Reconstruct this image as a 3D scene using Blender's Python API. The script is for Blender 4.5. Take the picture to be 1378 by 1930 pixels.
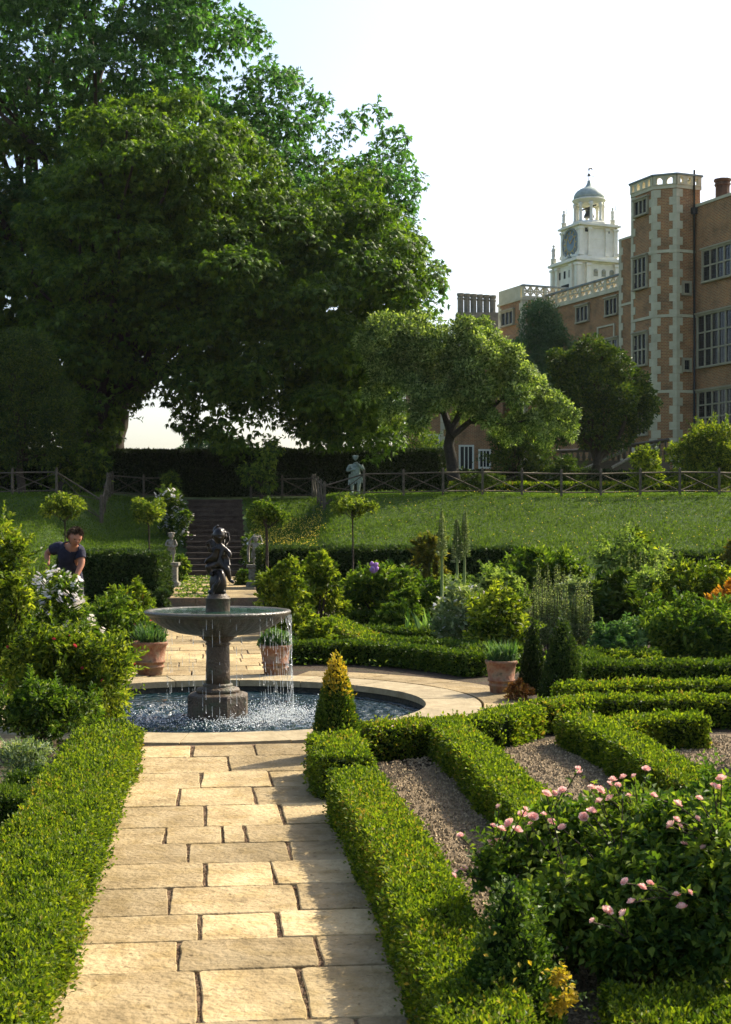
import bpy, bmesh, math, random
import numpy as np
from mathutils import Vector, Matrix

# ------------------------------------------------------------------ camera, sky, sun, exposure
for o in list(bpy.data.objects): bpy.data.objects.remove(o)
SC = bpy.context.scene
COL = SC.collection
EYE, F, HZ, CX = 1.65, 2680.0, 990.0, 689.0
cd = bpy.data.cameras.new('camera'); cam = bpy.data.objects.new('camera', cd); COL.objects.link(cam)
cam.location = (0, 0, EYE); cam.rotation_euler = (math.pi/2, 0, 0)
cd.sensor_fit = 'VERTICAL'; cd.sensor_height = 36.0; cd.lens = F/1930*36; cd.shift_y = (HZ-965)/1930
cd.clip_start = 0.1; cd.clip_end = 3000
cd.dof.use_dof = True; cd.dof.focus_distance = 16; cd.dof.aperture_fstop = 14.0
SC.camera = cam

SUN_AZ, SUN_EL = 51.0, 40.0          # azimuth clockwise from the viewing axis (+Y)
w = bpy.data.worlds.new('World'); SC.world = w; w.use_nodes = True
nt = w.node_tree
bg = nt.nodes['Background']; bg.inputs[1].default_value = 0.15
sky = nt.nodes.new('ShaderNodeTexSky'); sky.sky_type = 'NISHITA'; sky.sun_disc = False
sky.sun_elevation = math.radians(SUN_EL); sky.sun_rotation = math.radians(SUN_AZ)
sky.air_density = 1.0; sky.dust_density = 3.2; sky.ozone_density = 1.0
nt.links.new(sky.outputs[0], bg.inputs[0])
sd = bpy.data.lights.new('sun', 'SUN'); sd.energy = 5.0; sd.angle = math.radians(0.5); sd.color = (1, 0.91, 0.73)
sun = bpy.data.objects.new('sun', sd); COL.objects.link(sun)
az, el = math.radians(SUN_AZ), math.radians(SUN_EL)
SDIR = Vector((math.sin(az)*math.cos(el), math.cos(az)*math.cos(el), math.sin(el)))
sun.rotation_euler = (-SDIR).to_track_quat('-Z', 'Y').to_euler()
SC.view_settings.view_transform = 'Standard'; SC.view_settings.look = 'None'
SC.view_settings.exposure = 0.83; SC.view_settings.gamma = 1.0

# ------------------------------------------------------------------ helpers
def gp(px, py, z=0.0):                # ground point seen at a pixel, for a known height
    Y = F*(EYE-z)/(py-HZ); return ((px-CX)/F*Y, Y)
def wx(px, Y): return (px-CX)/F*Y
def wz(py, Y): return EYE-(py-HZ)/F*Y
def nrm(a): return a/np.maximum(np.linalg.norm(a, axis=-1, keepdims=True), 1e-9)
ADX, ADY = -0.1133, 0.9936            # garden axis direction
AXX = lambda Y: -1.37-0.114*(Y-13.2)  # garden axis

def tag(o, label=None, cat=None, group=None, kind=None):
    if label: o['label'] = label
    if cat: o['category'] = cat
    if group: o['group'] = group
    if kind: o['kind'] = kind
    return o
def empty(name, loc, label, cat, group=None, rz=0):
    o = bpy.data.objects.new(name, None); COL.objects.link(o); o.location = loc; o.rotation_euler = (0, 0, rz)
    o.empty_display_size = .1
    return tag(o, label, cat, group)
def struct(o): o['kind'] = 'structure'; return o

class Geo:
    """collects shapes; build() links them as ONE mesh object"""
    def __init__(s): s.V = []; s.F = []; s.M = []; s.R = []; s.n = 0; s.S = []
    def add(s, v, f, mat=0, rnd=None, smooth=False):
        v = np.asarray(v, float).reshape(-1, 3)
        if isinstance(f, np.ndarray): s.F.append((f+s.n)); nf = len(f)
        else:
            nf = len(f)
            by = {}
            for q in f: by.setdefault(len(q), []).append(q)
            for k in by: s.F.append(np.array(by[k])+s.n)
        s.V.append(v); s.n += len(v)
        R_ = np.full(nf, random.random()) if rnd is None else np.broadcast_to(rnd, (nf,)).copy()
        k = nf; new = []
        while k > 0: new.append(s.F[-1-len(new)]); k -= len(new[-1])
        q = 0
        for a in new[::-1]: s.M.append(np.full(len(a), mat)); s.S.append(np.full(len(a), smooth)); s.R.append(R_[q:q+len(a)]); q += len(a)
        return s
    def box(s, c, d, rz=0, mat=0, rnd=None, taper=1.0):
        c = np.array(c, float); x, y, z = np.array(d)/2
        v = np.array([[-x,-y,-z],[x,-y,-z],[x,y,-z],[-x,y,-z],[-x*taper,-y*taper,z],[x*taper,-y*taper,z],[x*taper,y*taper,z],[-x*taper,y*taper,z]])
        if rz:
            cs, sn = math.cos(rz), math.sin(rz); v = np.stack([v[:,0]*cs-v[:,1]*sn, v[:,0]*sn+v[:,1]*cs, v[:,2]], 1)
        return s.add(v+c, np.array([[0,3,2,1],[4,5,6,7],[0,1,5,4],[1,2,6,5],[2,3,7,6],[3,0,4,7]]), mat, rnd)
    def b2(s, x0, x1, y0, y1, z0, z1, mat=0, rnd=None):
        return s.box(((x0+x1)/2, (y0+y1)/2, (z0+z1)/2), (abs(x1-x0), abs(y1-y0), abs(z1-z0)), 0, mat, rnd)
    def prism(s, poly, z0, z1, mat=0, inset=0.0, bev=0.0, rnd=None):
        P = np.array(poly, float); n = len(P); c = P.mean(0)
        rings = [(P, z0), (P, z1-bev)]
        if bev > 0:
            d = np.linalg.norm(P-c, axis=1, keepdims=True); rings.append((P-(P-c)/d*bev*1.3, z1))
        V = np.concatenate([np.column_stack([p, np.full(n, z)]) for p, z in rings]); fs = []
        for r in range(len(rings)-1):
            for i in range(n): j = (i+1) % n; fs.append((r*n+i, r*n+j, (r+1)*n+j, (r+1)*n+i))
        fs.append(tuple((len(rings)-1)*n+i for i in range(n))); fs.append(tuple(range(n))[::-1])
        r0 = random.random() if rnd is None else rnd
        return s.add(V, fs, mat, r0)
    def lathe(s, prof, c=(0,0,0), n=32, mat=0, mod=None, smooth=True, cap=True, rnd=None, a0=0):
        A = np.arange(n)/n*2*math.pi+a0; V = []
        for k, (r, z) in enumerate(prof):
            rr = np.full(n, r) if mod is None else r*mod(A, k, r)
            V.append(np.column_stack([rr*np.cos(A), rr*np.sin(A), np.full(n, z)]))
        V = np.concatenate(V)+np.array(c); m = len(prof)
        k = np.arange(m-1)[:,None]*n; i = np.arange(n)[None]; j = (i+1) % n
        q = np.stack([k+i, k+j, k+n+j, k+n+i], -1).reshape(-1, 4)
        s.add(V, q, mat, random.random() if rnd is None else rnd, smooth)
        if cap:
            b = s.n-len(V)
            s.F.append(np.array([[b+x for x in range(n)][::-1], [b+(m-1)*n+x for x in range(n)]])); s.M.append(np.full(2, mat)); s.R.append(np.full(2, .5)); s.S.append(np.full(2, False))
        return s
    def tube(s, pts, rad, n=8, mat=0, rnd=None, smooth=True):
        P = np.array(pts, float); m = len(P); R = np.broadcast_to(np.asarray(rad, float), (m,))
        T = nrm(np.gradient(P, axis=0)); ref = np.array([0,0,1.]) if abs(T[0][2]) < .9 else np.array([1.,0,0])
        V = []
        for i in range(m):
            a = np.cross(T[i], ref); a /= np.linalg.norm(a)+1e-9; b = np.cross(T[i], a)
            A = np.arange(n)/n*2*math.pi
            V.append(P[i]+R[i]*(np.cos(A)[:,None]*a+np.sin(A)[:,None]*b))
        V = np.concatenate(V); k = np.arange(m-1)[:,None]*n; i = np.arange(n)[None]; j = (i+1) % n
        s.add(V, np.stack([k+i, k+j, k+n+j, k+n+i], -1).reshape(-1, 4), mat, random.random() if rnd is None else rnd, smooth)
        b = s.n-len(V)
        s.F.append(np.array([[b+x for x in range(n)], [b+(m-1)*n+x for x in range(n)][::-1]])); s.M.append(np.full(2, mat)); s.R.append(np.full(2, .5)); s.S.append(np.full(2, False))
        return s
    def ball(s, c, r, n=10, mat=0, jit=0, rnd=None):
        r = np.broadcast_to(np.asarray(r, float), (3,)); V = [[0,0,1.]]; 
        for k in range(1, n//2):
            th = math.pi*k/(n//2)
            for i in range(n): V.append([math.sin(th)*math.cos(2*math.pi*i/n), math.sin(th)*math.sin(2*math.pi*i/n), math.cos(th)])
        V.append([0,0,-1.]); V = np.array(V)
        if jit: V *= 1+(np.random.rand(len(V),1)-.5)*jit
        fs = []; m = n//2-1
        for i in range(n): fs.append((0, 1+i, 1+(i+1) % n))
        for k in range(m-1):
            for i in range(n): a = 1+k*n+i; b = 1+k*n+(i+1) % n; fs.append((a, a+n, b+n, b))
        L = len(V)-1
        for i in range(n): fs.append((L, 1+(m-1)*n+(i+1) % n, 1+(m-1)*n+i))
        tri = [q for q in fs if len(q) == 3]; qd = [q for q in fs if len(q) == 4]
        rr = random.random() if rnd is None else rnd
        return s.add(V*r+np.array(c), tri+qd, mat, rr, True)
    def build(s, name, mats, parent=None):
        V = np.concatenate(s.V); sz = np.concatenate([np.full(len(f), f.shape[1]) for f in s.F])
        lo = np.concatenate([f.ravel() for f in s.F])
        me = bpy.data.meshes.new(name)
        me.vertices.add(len(V)); me.vertices.foreach_set('co', V.astype('f').ravel())
        me.loops.add(len(lo)); me.loops.foreach_set('vertex_index', lo.astype('i'))
        st = np.concatenate([[0], np.cumsum(sz)[:-1]])
        me.polygons.add(len(sz)); me.polygons.foreach_set('loop_start', st.astype('i')); me.polygons.foreach_set('loop_total', sz.astype('i'))
        M = np.concatenate(s.M); me.polygons.foreach_set('material_index', M.astype('i'))
        me.polygons.foreach_set('use_smooth', np.concatenate(s.S))
        at = me.attributes.new('rnd', 'FLOAT', 'FACE'); at.data.foreach_set('value', np.concatenate(s.R).astype('f'))
        if not isinstance(mats, (list, tuple)): mats = [mats]
        for m in mats: me.materials.append(m)
        me.update(calc_edges=True); me.validate()
        o = bpy.data.objects.new(name, me); COL.objects.link(o)
        if parent is not None: o.parent = parent
        return o

def leaves(g, P, D, M, L, W, mat=0, rnd=None, fold=.18, droop=.0):
    """one four-cornered leaf per point: P base, D axis, M facing"""
    n = len(P); L = np.broadcast_to(np.asarray(L, float), (n,))[:,None]; W = np.broadcast_to(np.asarray(W, float), (n,))[:,None]
    D = nrm(D); S = nrm(np.cross(D, M)); N = np.cross(S, D)
    mid = P+D*L*.45
    v = np.stack([P, mid+S*W*.5+N*L*fold, P+D*L-np.array([0,0,1.])*L*droop, mid-S*W*.5+N*L*fold], 1).reshape(-1, 3)
    q = np.arange(n*4).reshape(n, 4)
    g.add(v, q, mat, np.random.rand(n) if rnd is None else rnd)

def shoots(g, C, R, n, ln, L, W, mat=0, up=.5, per=14, out=.8):
    """leafy sprays standing out of the surface of a shrub"""
    C = np.array(C, float); R = np.array(R, float)
    if R.ndim == 1: R = np.repeat(R[:,None], 3, 1)
    for _ in range(n):
        i = np.random.randint(len(C)); d = nrm(np.random.randn(3)); d[2] = abs(d[2]) if random.random() < .8 else d[2]
        p = C[i]+R[i]*d*.8; dd = (((p-C)/R)**2).sum(1); dd[i] = 9
        if dd.min() < .55: continue
        D = nrm(d*out+np.array([0,0,up])+np.random.randn(3)*.25); l = ln*random.uniform(.4,1.3); t = np.linspace(.1, 1, per)[:,None]
        Q = p+D*l*t-np.array([0,0,1.])*(t**2)*l*random.uniform(0,.35); S = nrm(np.cross(D, np.random.randn(3))); sg = np.where(np.arange(per) % 2, 1, -1)[:,None]
        leaves(g, Q, D*.6+S*sg*.8+np.random.randn(per,3)*.25, nrm(np.random.randn(per,3)*.5+[0,0,.9]), L*(1.15-.45*t[:,0]), W*(1.15-.45*t[:,0]), mat, np.clip(np.random.rand()*.5+.5*np.random.rand(per), 0, 1))

def vnoise(P, sc, seed=0):
    """cheap smooth noise from sines"""
    r = np.random.RandomState(seed); out = np.zeros(len(P))
    for k in range(5):
        a = r.randn(3)*sc*(1+.5*k); out += np.sin(P@a+r.rand()*6.28)/(1+.4*k)
    return out/2.5

def clump_leaves(g, C, R, L, W, cov=1.6, shell=.45, up=.25, rand=.7, mat=0, fan=1, droop=.1, cull=.66, bottom=.55, maxn=400000, lump=.18, hang=0.0):
    C = np.array(C, float); R = np.array(R, float)
    if R.ndim == 1: R = np.repeat(R[:,None], 3, 1)
    area = 4*math.pi*((R[:,0]*R[:,1])**1.6/3+(R[:,0]*R[:,2])**1.6/3+(R[:,1]*R[:,2])**1.6/3)**(1/1.6)
    n = int(min(maxn, area.sum()*cov/(L*W*.5*fan)))
    idx = np.random.choice(len(C), n, p=area/area.sum())
    d = nrm(np.random.randn(n, 3)); keep = (d[:,2] > -.25) | (np.random.rand(n) < bottom); d = d[keep]; idx = idx[keep]; n = len(d)
    fac = 1-shell*np.random.rand(n)**1.6
    fac = fac+lump*vnoise(d*2+C[idx]*1.3/R.mean(), 2.2, 5)
    P = C[idx]+R[idx]*d*fac[:,None]; N = nrm(d/R[idx])
    ok = np.ones(n, bool)
    if len(C) > 1 and cull > 0:
        for s0 in range(0, n, 20000):
            q = P[s0:s0+20000]; ii = idx[s0:s0+20000]
            dd = (((q[:,None]-C[None])/R[None])**2).sum(-1); dd[np.arange(len(q)), ii] = 9
            ok[s0:s0+20000] = dd.min(1) > cull**2
    P = P[ok]; N = N[ok]; n = len(P)
    rr = np.random.rand(n)
    jit = np.random.randn(n, 3)
    D = nrm(N*.8+jit*rand+np.array([0,0,up-hang])); M = nrm(N*.5+np.array([0,0,.8])+np.random.randn(n,3)*.5)
    if fan == 1:
        s = .7+.6*np.random.rand(n); leaves(g, P, D, M, L*s, W*s, mat, rr, droop=droop)
    else:
        S = nrm(np.cross(D, M)); 
        for k in range(fan):
            a = (k-(fan-1)/2)*(2.3/(fan-1)); Dk = D*math.cos(a)+S*math.sin(a)
            s = (.7+.6*np.random.rand(n))*(1-.12*abs(a)); leaves(g, P, Dk-np.array([0,0,.25]), M, L*s, W*s, mat, np.clip(rr+np.random.randn(n)*.08, 0, 1), droop=droop)
    return n

# ------------------------------------------------------------------ materials
MATS = {}
def mat(name, col=(.5,.5,.5), rough=.7, spec=.3, metal=0, emit=None):
    if name in MATS: return MATS[name]
    m = bpy.data.materials.new(name); m.use_nodes = True; b = m.node_tree.nodes['Principled BSDF']
    b.inputs['Base Color'].default_value = (*col, 1); b.inputs['Roughness'].default_value = rough
    b.inputs['Specular IOR Level'].default_value = spec; b.inputs['Metallic'].default_value = metal
    MATS[name] = m; return m
def nodes(m): return m.node_tree.nodes, m.node_tree.links, m.node_tree.nodes['Principled BSDF']
def ramp(N, cols, pos=None):
    r = N.new('ShaderNodeValToRGB'); e = r.color_ramp.elements
    pos = pos or [i/(len(cols)-1) for i in range(len(cols))]
    while len(e) < len(cols): e.new(.5)
    for k, c in enumerate(cols): e[k].position = pos[k]; e[k].color = (*c, 1)
    return r
def leafmat(name, cols, trans=.4, rough=.45, tcol=None, patch=.35, pos=None):
    m = mat(name, cols[0], rough+.05, .2); N, Lk, b = nodes(m)
    a = N.new('ShaderNodeAttribute'); a.attribute_name = 'rnd'
    geo = N.new('ShaderNodeNewGeometry'); nz = N.new('ShaderNodeTexNoise'); nz.inputs['Scale'].default_value = 1.7
    Lk.new(geo.outputs['Position'], nz.inputs['Vector'])
    mx = N.new('ShaderNodeMath'); mx.operation = 'MULTIPLY_ADD'; mx.inputs[1].default_value = patch*2.2; mx.inputs[2].default_value = -patch*1.1
    Lk.new(nz.outputs[0], mx.inputs[0]); ad = N.new('ShaderNodeMath'); ad.operation = 'ADD'; ad.use_clamp = True
    Lk.new(a.outputs['Fac'], ad.inputs[0]); Lk.new(mx.outputs[0], ad.inputs[1])
    r = ramp(N, cols, pos); Lk.new(ad.outputs[0], r.inputs[0]); Lk.new(r.outputs[0], b.inputs['Base Color'])
    t = N.new('ShaderNodeBsdfTranslucent'); mixc = N.new('ShaderNodeMix'); mixc.data_type = 'RGBA'; mixc.blend_type = 'MULTIPLY'; mixc.inputs[0].default_value = 1
    Lk.new(r.outputs[0], mixc.inputs[6]); mixc.inputs[7].default_value = (*(tcol or (1.9, 2.0, .6)), 1); mixc.clamp_result = True
    Lk.new(mixc.outputs[2], t.inputs[0])
    ms = N.new('ShaderNodeMixShader'); ms.inputs[0].default_value = trans
    out = N['Material Output']; Lk.new(b.outputs[0], ms.inputs[1]); Lk.new(t.outputs[0], ms.inputs[2]); Lk.new(ms.outputs[0], out.inputs[0])
    return m
def noisemat(name, cols, scale=8, rough=.8, bump=.2, bscale=None, spec=.25, pos=None, rndmix=0.0, detail=6, metal=0, coord='Object', stretch=None):
    m = mat(name, cols[0], rough, spec, metal); N, Lk, b = nodes(m)
    tc = N.new('ShaderNodeTexCoord'); src = tc.outputs[coord]
    if stretch:
        mp = N.new('ShaderNodeMapping'); mp.inputs['Scale'].default_value = stretch; Lk.new(src, mp.inputs[0]); src = mp.outputs[0]
    n1 = N.new('ShaderNodeTexNoise'); n1.inputs['Scale'].default_value = scale; n1.inputs['Detail'].default_value = detail; n1.inputs['Roughness'].default_value = .65
    Lk.new(src, n1.inputs['Vector']); r = ramp(N, cols, pos or [.3+.4*i/(len(cols)-1) for i in range(len(cols))]); Lk.new(n1.outputs[0], r.inputs[0])
    col = r.outputs[0]
    if rndmix:
        a = N.new('ShaderNodeAttribute'); a.attribute_name = 'rnd'
        mr = N.new('ShaderNodeMapRange'); mr.inputs[3].default_value = 1-rndmix; mr.inputs[4].default_value = 1+rndmix; Lk.new(a.outputs['Fac'], mr.inputs[0])
        mx = N.new('ShaderNodeMix'); mx.data_type = 'RGBA'; mx.blend_type = 'MULTIPLY'; mx.inputs[0].default_value = 1
        cb = N.new('ShaderNodeCombineColor'); [Lk.new(mr.outputs[0], cb.inputs[i]) for i in range(3)]
        Lk.new(col, mx.inputs[6]); Lk.new(cb.outputs[0], mx.inputs[7]); col = mx.outputs[2]
    Lk.new(col, b.inputs['Base Color'])
    if bump:
        n2 = N.new('ShaderNodeTexNoise'); n2.inputs['Scale'].default_value = bscale or scale*4; n2.inputs['Detail'].default_value = 5; Lk.new(src, n2.inputs['Vector'])
        bp = N.new('ShaderNodeBump'); bp.inputs['Strength'].default_value = bump; bp.inputs['Distance'].default_value = .03; Lk.new(n2.outputs[0], bp.inputs['Height']); Lk.new(bp.outputs[0], b.inputs['Normal'])
    return m
m_stone = noisemat('flagstone', [(.20,.15,.075),(.34,.262,.14),(.42,.335,.195),(.31,.25,.14)], 4.5, .8, .55, 30, .2, pos=[.25,.45,.6,.8], rndmix=.3, detail=11)
def stains(m):
    N, Lk, b = nodes(m); l = [x for x in m.node_tree.links if x.to_socket == b.inputs['Base Color']][0]; src = l.from_socket
    tc = N.new('ShaderNodeTexCoord')
    for sc, cols, pos in ((1.1, [(.76,.72,.65),(1.1,1.04,.96)], [.35,.6]), (26, [(.45,.42,.36),(1,1,1)], [.30,.38]), (7, [(.9,.87,.76),(1,1,1)], [.36,.5])):
        n = N.new('ShaderNodeTexNoise'); n.inputs['Scale'].default_value = sc; n.inputs['Detail'].default_value = 6; Lk.new(tc.outputs['Object'], n.inputs['Vector'])
        r = ramp(N, cols, pos); Lk.new(n.outputs[0], r.inputs[0]); mx = N.new('ShaderNodeMix'); mx.data_type = 'RGBA'; mx.blend_type = 'MULTIPLY'; mx.inputs[0].default_value = 1
        Lk.new(src, mx.inputs[6]); Lk.new(r.outputs[0], mx.inputs[7]); src = mx.outputs[2]
    Lk.new(src, b.inputs['Base Color'])
stains(m_stone)
m_kerb = noisemat('kerb_stone', [(.24,.185,.10),(.40,.32,.19)], 6, .7, .3, 22, rndmix=.1)
m_soil = noisemat('soil', [(.02,.013,.008),(.055,.035,.02),(.03,.035,.012)], 6, .95, .8, 30)
m_gravel = noisemat('gravel_bed', [(.08,.055,.028),(.23,.165,.095),(.38,.29,.18)], 60, .9, 1.0, 90)
m_peb = noisemat('pebble', [(.16,.11,.055),(.42,.32,.19)], 20, .8, 0, rndmix=.5)
m_grass = noisemat('grass_ground', [(.025,.05,.008),(.05,.09,.015),(.08,.1,.02)], 3, .95, .8, 40)
m_lawn = noisemat('lawn', [(.15,.24,.025),(.22,.30,.04)], 1.2, .9, .5, 60)
m_boxc = mat('hedge_core', (.012,.022,.006), 1, .05)
m_wood = noisemat('bark', [(.03,.022,.014),(.08,.06,.04)], 14, .9, .8, 30)
m_wood2 = noisemat('dark_bark', [(.012,.010,.008),(.04,.032,.022)], 14, .9, .8, 30)
m_fence = noisemat('weathered_oak', [(.055,.045,.028),(.15,.12,.08)], 12, .85, .3)
m_dstone = noisemat('dark_mossy_stone', [(.05,.033,.022),(.10,.068,.042),(.06,.07,.035)], 9, .55, .5, 40, .4)
m_bowl = noisemat('wet_bowl_stone', [(.045,.038,.026),(.105,.09,.062),(.05,.06,.03)], 14, .3, .4, 50, .6)
m_bronze = noisemat('dark_bronze', [(.010,.007,.005),(.03,.022,.014)], 25, .3, .15, 60, .5, metal=.35)
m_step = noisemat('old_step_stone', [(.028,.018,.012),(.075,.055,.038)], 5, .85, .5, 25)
m_statue = noisemat('lichened_stone', [(.09,.08,.055),(.22,.20,.15),(.32,.30,.24)], 14, .85, .3, 40)
m_verd = noisemat('weathered_lead', [(.09,.12,.09),(.20,.24,.19),(.32,.34,.29)], 9, .8, .3, 40)
m_terra = noisemat('terracotta', [(.13,.055,.03),(.24,.105,.055),(.27,.17,.10),(.10,.08,.045)], 10, .8, .3, 50)
m_cream = noisemat('cream_stone', [(.62,.61,.50),(.78,.77,.66)], 1.5, .8, .2, 8, rndmix=.07)
m_stonew = noisemat('pale_limestone', [(.46,.41,.27),(.64,.58,.40)], 1.5, .8, .2, 8, rndmix=.07)
m_dome = noisemat('dome_lead', [(.24,.29,.26),(.36,.42,.38)], 3, .6, .1)
m_lead = noisemat('roof_lead', [(.13,.16,.15),(.24,.28,.26)], 3, .6, .1)
m_glass = mat('window_glass', (.012,.016,.018), .12, .5)
m_iron = mat('dark_iron', (.03,.035,.035), .5, .4)
m_dial = mat('clock_dial_blue', (.17,.24,.25), .5, .4)
m_gold = mat('gilt', (.6,.45,.14), .35, .5, .6)
def brickmat():
    m = mat('red_brick', (.3,.13,.07), .9, .15); N, Lk, b = nodes(m)
    tc = N.new('ShaderNodeTexCoord'); sp = N.new('ShaderNodeSeparateXYZ'); Lk.new(tc.outputs['Object'], sp.inputs[0])
    ad = N.new('ShaderNodeMath'); Lk.new(sp.outputs[0], ad.inputs[0]); Lk.new(sp.outputs[1], ad.inputs[1])
    cb = N.new('ShaderNodeCombineXYZ'); Lk.new(ad.outputs[0], cb.inputs[0]); Lk.new(sp.outputs[2], cb.inputs[1])
    br = N.new('ShaderNodeTexBrick'); Lk.new(cb.outputs[0], br.inputs[0])
    br.inputs['Color1'].default_value = (.35,.155,.068,1); br.inputs['Color2'].default_value = (.225,.118,.06,1); br.inputs['Mortar'].default_value = (.42,.34,.2,1)
    br.inputs['Scale'].default_value = 1; br.inputs['Brick Width'].default_value = .25; br.inputs['Row Height'].default_value = .085; br.inputs['Mortar Size'].default_value = .010
    n1 = N.new('ShaderNodeTexNoise'); n1.inputs['Scale'].default_value = .9; n1.inputs['Detail'].default_value = 9; n1.inputs['Roughness'].default_value = .72; Lk.new(tc.outputs['Object'], n1.inputs[0])
    r = ramp(N, [(.45,.5,.47),(1.05,.98,.92),(1.4,1.25,1.0)], [.28,.5,.72]); Lk.new(n1.outputs[0], r.inputs[0])
    mx = N.new('ShaderNodeMix'); mx.data_type = 'RGBA'; mx.blend_type = 'MULTIPLY'; mx.inputs[0].default_value = 1
    Lk.new(br.outputs[0], mx.inputs[6]); Lk.new(r.outputs[0], mx.inputs[7]); Lk.new(mx.outputs[2], b.inputs['Base Color']); return m
m_brick = brickmat()
def watermat():
    m = mat('pool_water', (.006,.022,.026), .04, .6); N, Lk, b = nodes(m)
    tc = N.new('ShaderNodeTexCoord'); n1 = N.new('ShaderNodeTexNoise'); n1.inputs['Scale'].default_value = 22; n1.inputs['Detail'].default_value = 5
    w1 = N.new('ShaderNodeTexWave'); w1.wave_type = 'RINGS'; w1.rings_direction = 'SPHERICAL'; w1.inputs['Scale'].default_value = 2.2; w1.inputs['Distortion'].default_value = 4; w1.inputs['Detail'].default_value = 3; w1.inputs['Detail Scale'].default_value = 3
    Lk.new(tc.outputs['Object'], n1.inputs[0]); Lk.new(tc.outputs['Object'], w1.inputs[0])
    ad = N.new('ShaderNodeMath'); Lk.new(n1.outputs[0], ad.inputs[0]); Lk.new(w1.outputs['Fac'], ad.inputs[1])
    bp = N.new('ShaderNodeBump'); bp.inputs['Strength'].default_value = .8; bp.inputs['Distance'].default_value = .035; Lk.new(ad.outputs[0], bp.inputs['Height']); Lk.new(bp.outputs[0], b.inputs['Normal'])
    return m
m_water = watermat()
m_drop = mat('falling_water', (.9,.93,.92), .15, .9)
nodes(m_drop)[2].inputs['Transmission Weight'].default_value = .25
# foliage
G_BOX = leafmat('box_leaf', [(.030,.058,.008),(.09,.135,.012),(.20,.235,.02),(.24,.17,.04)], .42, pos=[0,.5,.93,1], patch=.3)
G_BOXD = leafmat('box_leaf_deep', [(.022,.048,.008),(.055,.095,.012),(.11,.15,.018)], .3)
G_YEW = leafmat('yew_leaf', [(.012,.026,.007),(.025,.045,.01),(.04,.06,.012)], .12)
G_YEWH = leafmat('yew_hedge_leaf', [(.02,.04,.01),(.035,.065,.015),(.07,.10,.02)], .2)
G_GOLD = leafmat('golden_leaf', [(.20,.17,.02),(.40,.27,.03),(.5,.36,.06)], .35)
G_CHEST = leafmat('chestnut_leaf', [(.030,.062,.012),(.070,.125,.020),(.155,.215,.037)], .44, tcol=(1.8,2.0,.45))
G_CHESTB = leafmat('chestnut_leaf_cool', [(.030,.068,.022),(.066,.132,.038),(.14,.215,.06)], .44, tcol=(1.4,2.1,.7))
G_PALE = leafmat('silvery_leaf', [(.035,.065,.015),(.11,.17,.04),(.38,.44,.17)], .34, .6)
G_DARK = leafmat('dark_evergreen_leaf', [(.015,.035,.01),(.045,.08,.014),(.12,.15,.025)], .28, .4)
G_CON = leafmat('conifer_leaf', [(.03,.075,.035),(.055,.115,.05),(.09,.16,.06)], .25)
G_YEL = leafmat('yellow_green_leaf', [(.02,.038,.006),(.085,.13,.014),(.30,.32,.04)], .4)
G_BRON = leafmat('bronze_leaf', [(.05,.05,.015),(.10,.11,.02),(.22,.17,.03)], .35)
G_MID = leafmat('mid_leaf', [(.014,.034,.006),(.06,.11,.014),(.21,.26,.04)], .36)
G_BLUE = leafmat('blue_green_leaf', [(.03,.08,.02),(.07,.14,.045),(.16,.24,.10)], .3)
G_GREY = leafmat('grey_green_leaf', [(.07,.11,.04),(.17,.22,.10),(.36,.39,.25)], .25, .5)
G_GRASS = leafmat('grass_blade', [(.035,.065,.010),(.07,.12,.013),(.11,.16,.02)], .35, .8)
G_ORANGE = leafmat('orange_leaf', [(.30,.13,.02),(.45,.2,.03),(.5,.28,.05)], .3)
def petalmat(n, a, b): 
    m = leafmat(n, [a, b], .35, .6, tcol=(1.1,1.0,.95), patch=.1); return m
P_PINK = petalmat('pink_petal', (.80,.36,.33), (.92,.76,.70))
P_WHITE = petalmat('white_petal', (.75,.74,.72), (.85,.84,.82))
P_RED = petalmat('red_petal', (.5,.04,.05), (.7,.15,.16))
P_PURP = petalmat('purple_petal', (.35,.18,.5), (.55,.35,.65))
P_YEL = petalmat('yellow_petal', (.55,.45,.04), (.7,.6,.10))
# ------------------------------------------------------------------ ground
np.random.seed(3); random.seed(3)
SXX = lambda Y: AXX(Y)+.22            # stair axis
ST0, ST1, NST, RIS = 41.0, 46.6, 14, .165
def smooth(a, b, x): t = np.clip((x-a)/(b-a), 0, 1); return t*t*(3-2*t)
def ter(X, Y):
    X = np.asarray(X, float); Y = np.asarray(Y, float)
    rec = smooth(-10.0, -8.2, X)*(1-smooth(-2.1, -.9, X))
    top = 46.6+rec*5.2; t = np.clip((Y-39.2)/(top-39.2), 0, 1)
    t = t+.03*np.sin(t*math.pi*2); z = .08+t*2.5
    z = np.where(Y < 39.2, .08*smooth(37, 39.2, Y)-.035*(1-smooth(37, 39.2, Y)), z)
    z = z+np.where(Y > top, np.clip((Y-top)*.035, 0, .45), 0)
    z = z+.05*np.sin(X*.9+Y*.5)*np.where((Y > 39.5) & (Y < 200), 1, 0)*.6
    d = np.abs(X-SXX(Y)); zs = .18+np.clip((Y-ST0)/(ST1-ST0), 0, 1)*NST*RIS-.12+np.maximum(Y-ST1-.3, 0)*.25
    c = (1-smooth(.95, 1.35, d))*(Y > 37)
    return np.where(c > 0, z*(1-c)+np.minimum(z, zs)*c, z)
PC = np.array([-1.37, 13.2]); RP = 1.93
gx = np.concatenate([np.linspace(-600,-60,10), np.linspace(-50,-14,13), np.arange(-13,-4.57,.3), [-4.57], np.arange(-4.4,1.8,.31), [1.83], np.arange(2,24,.4), np.linspace(25,60,10), np.linspace(80,700,10)])
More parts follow.
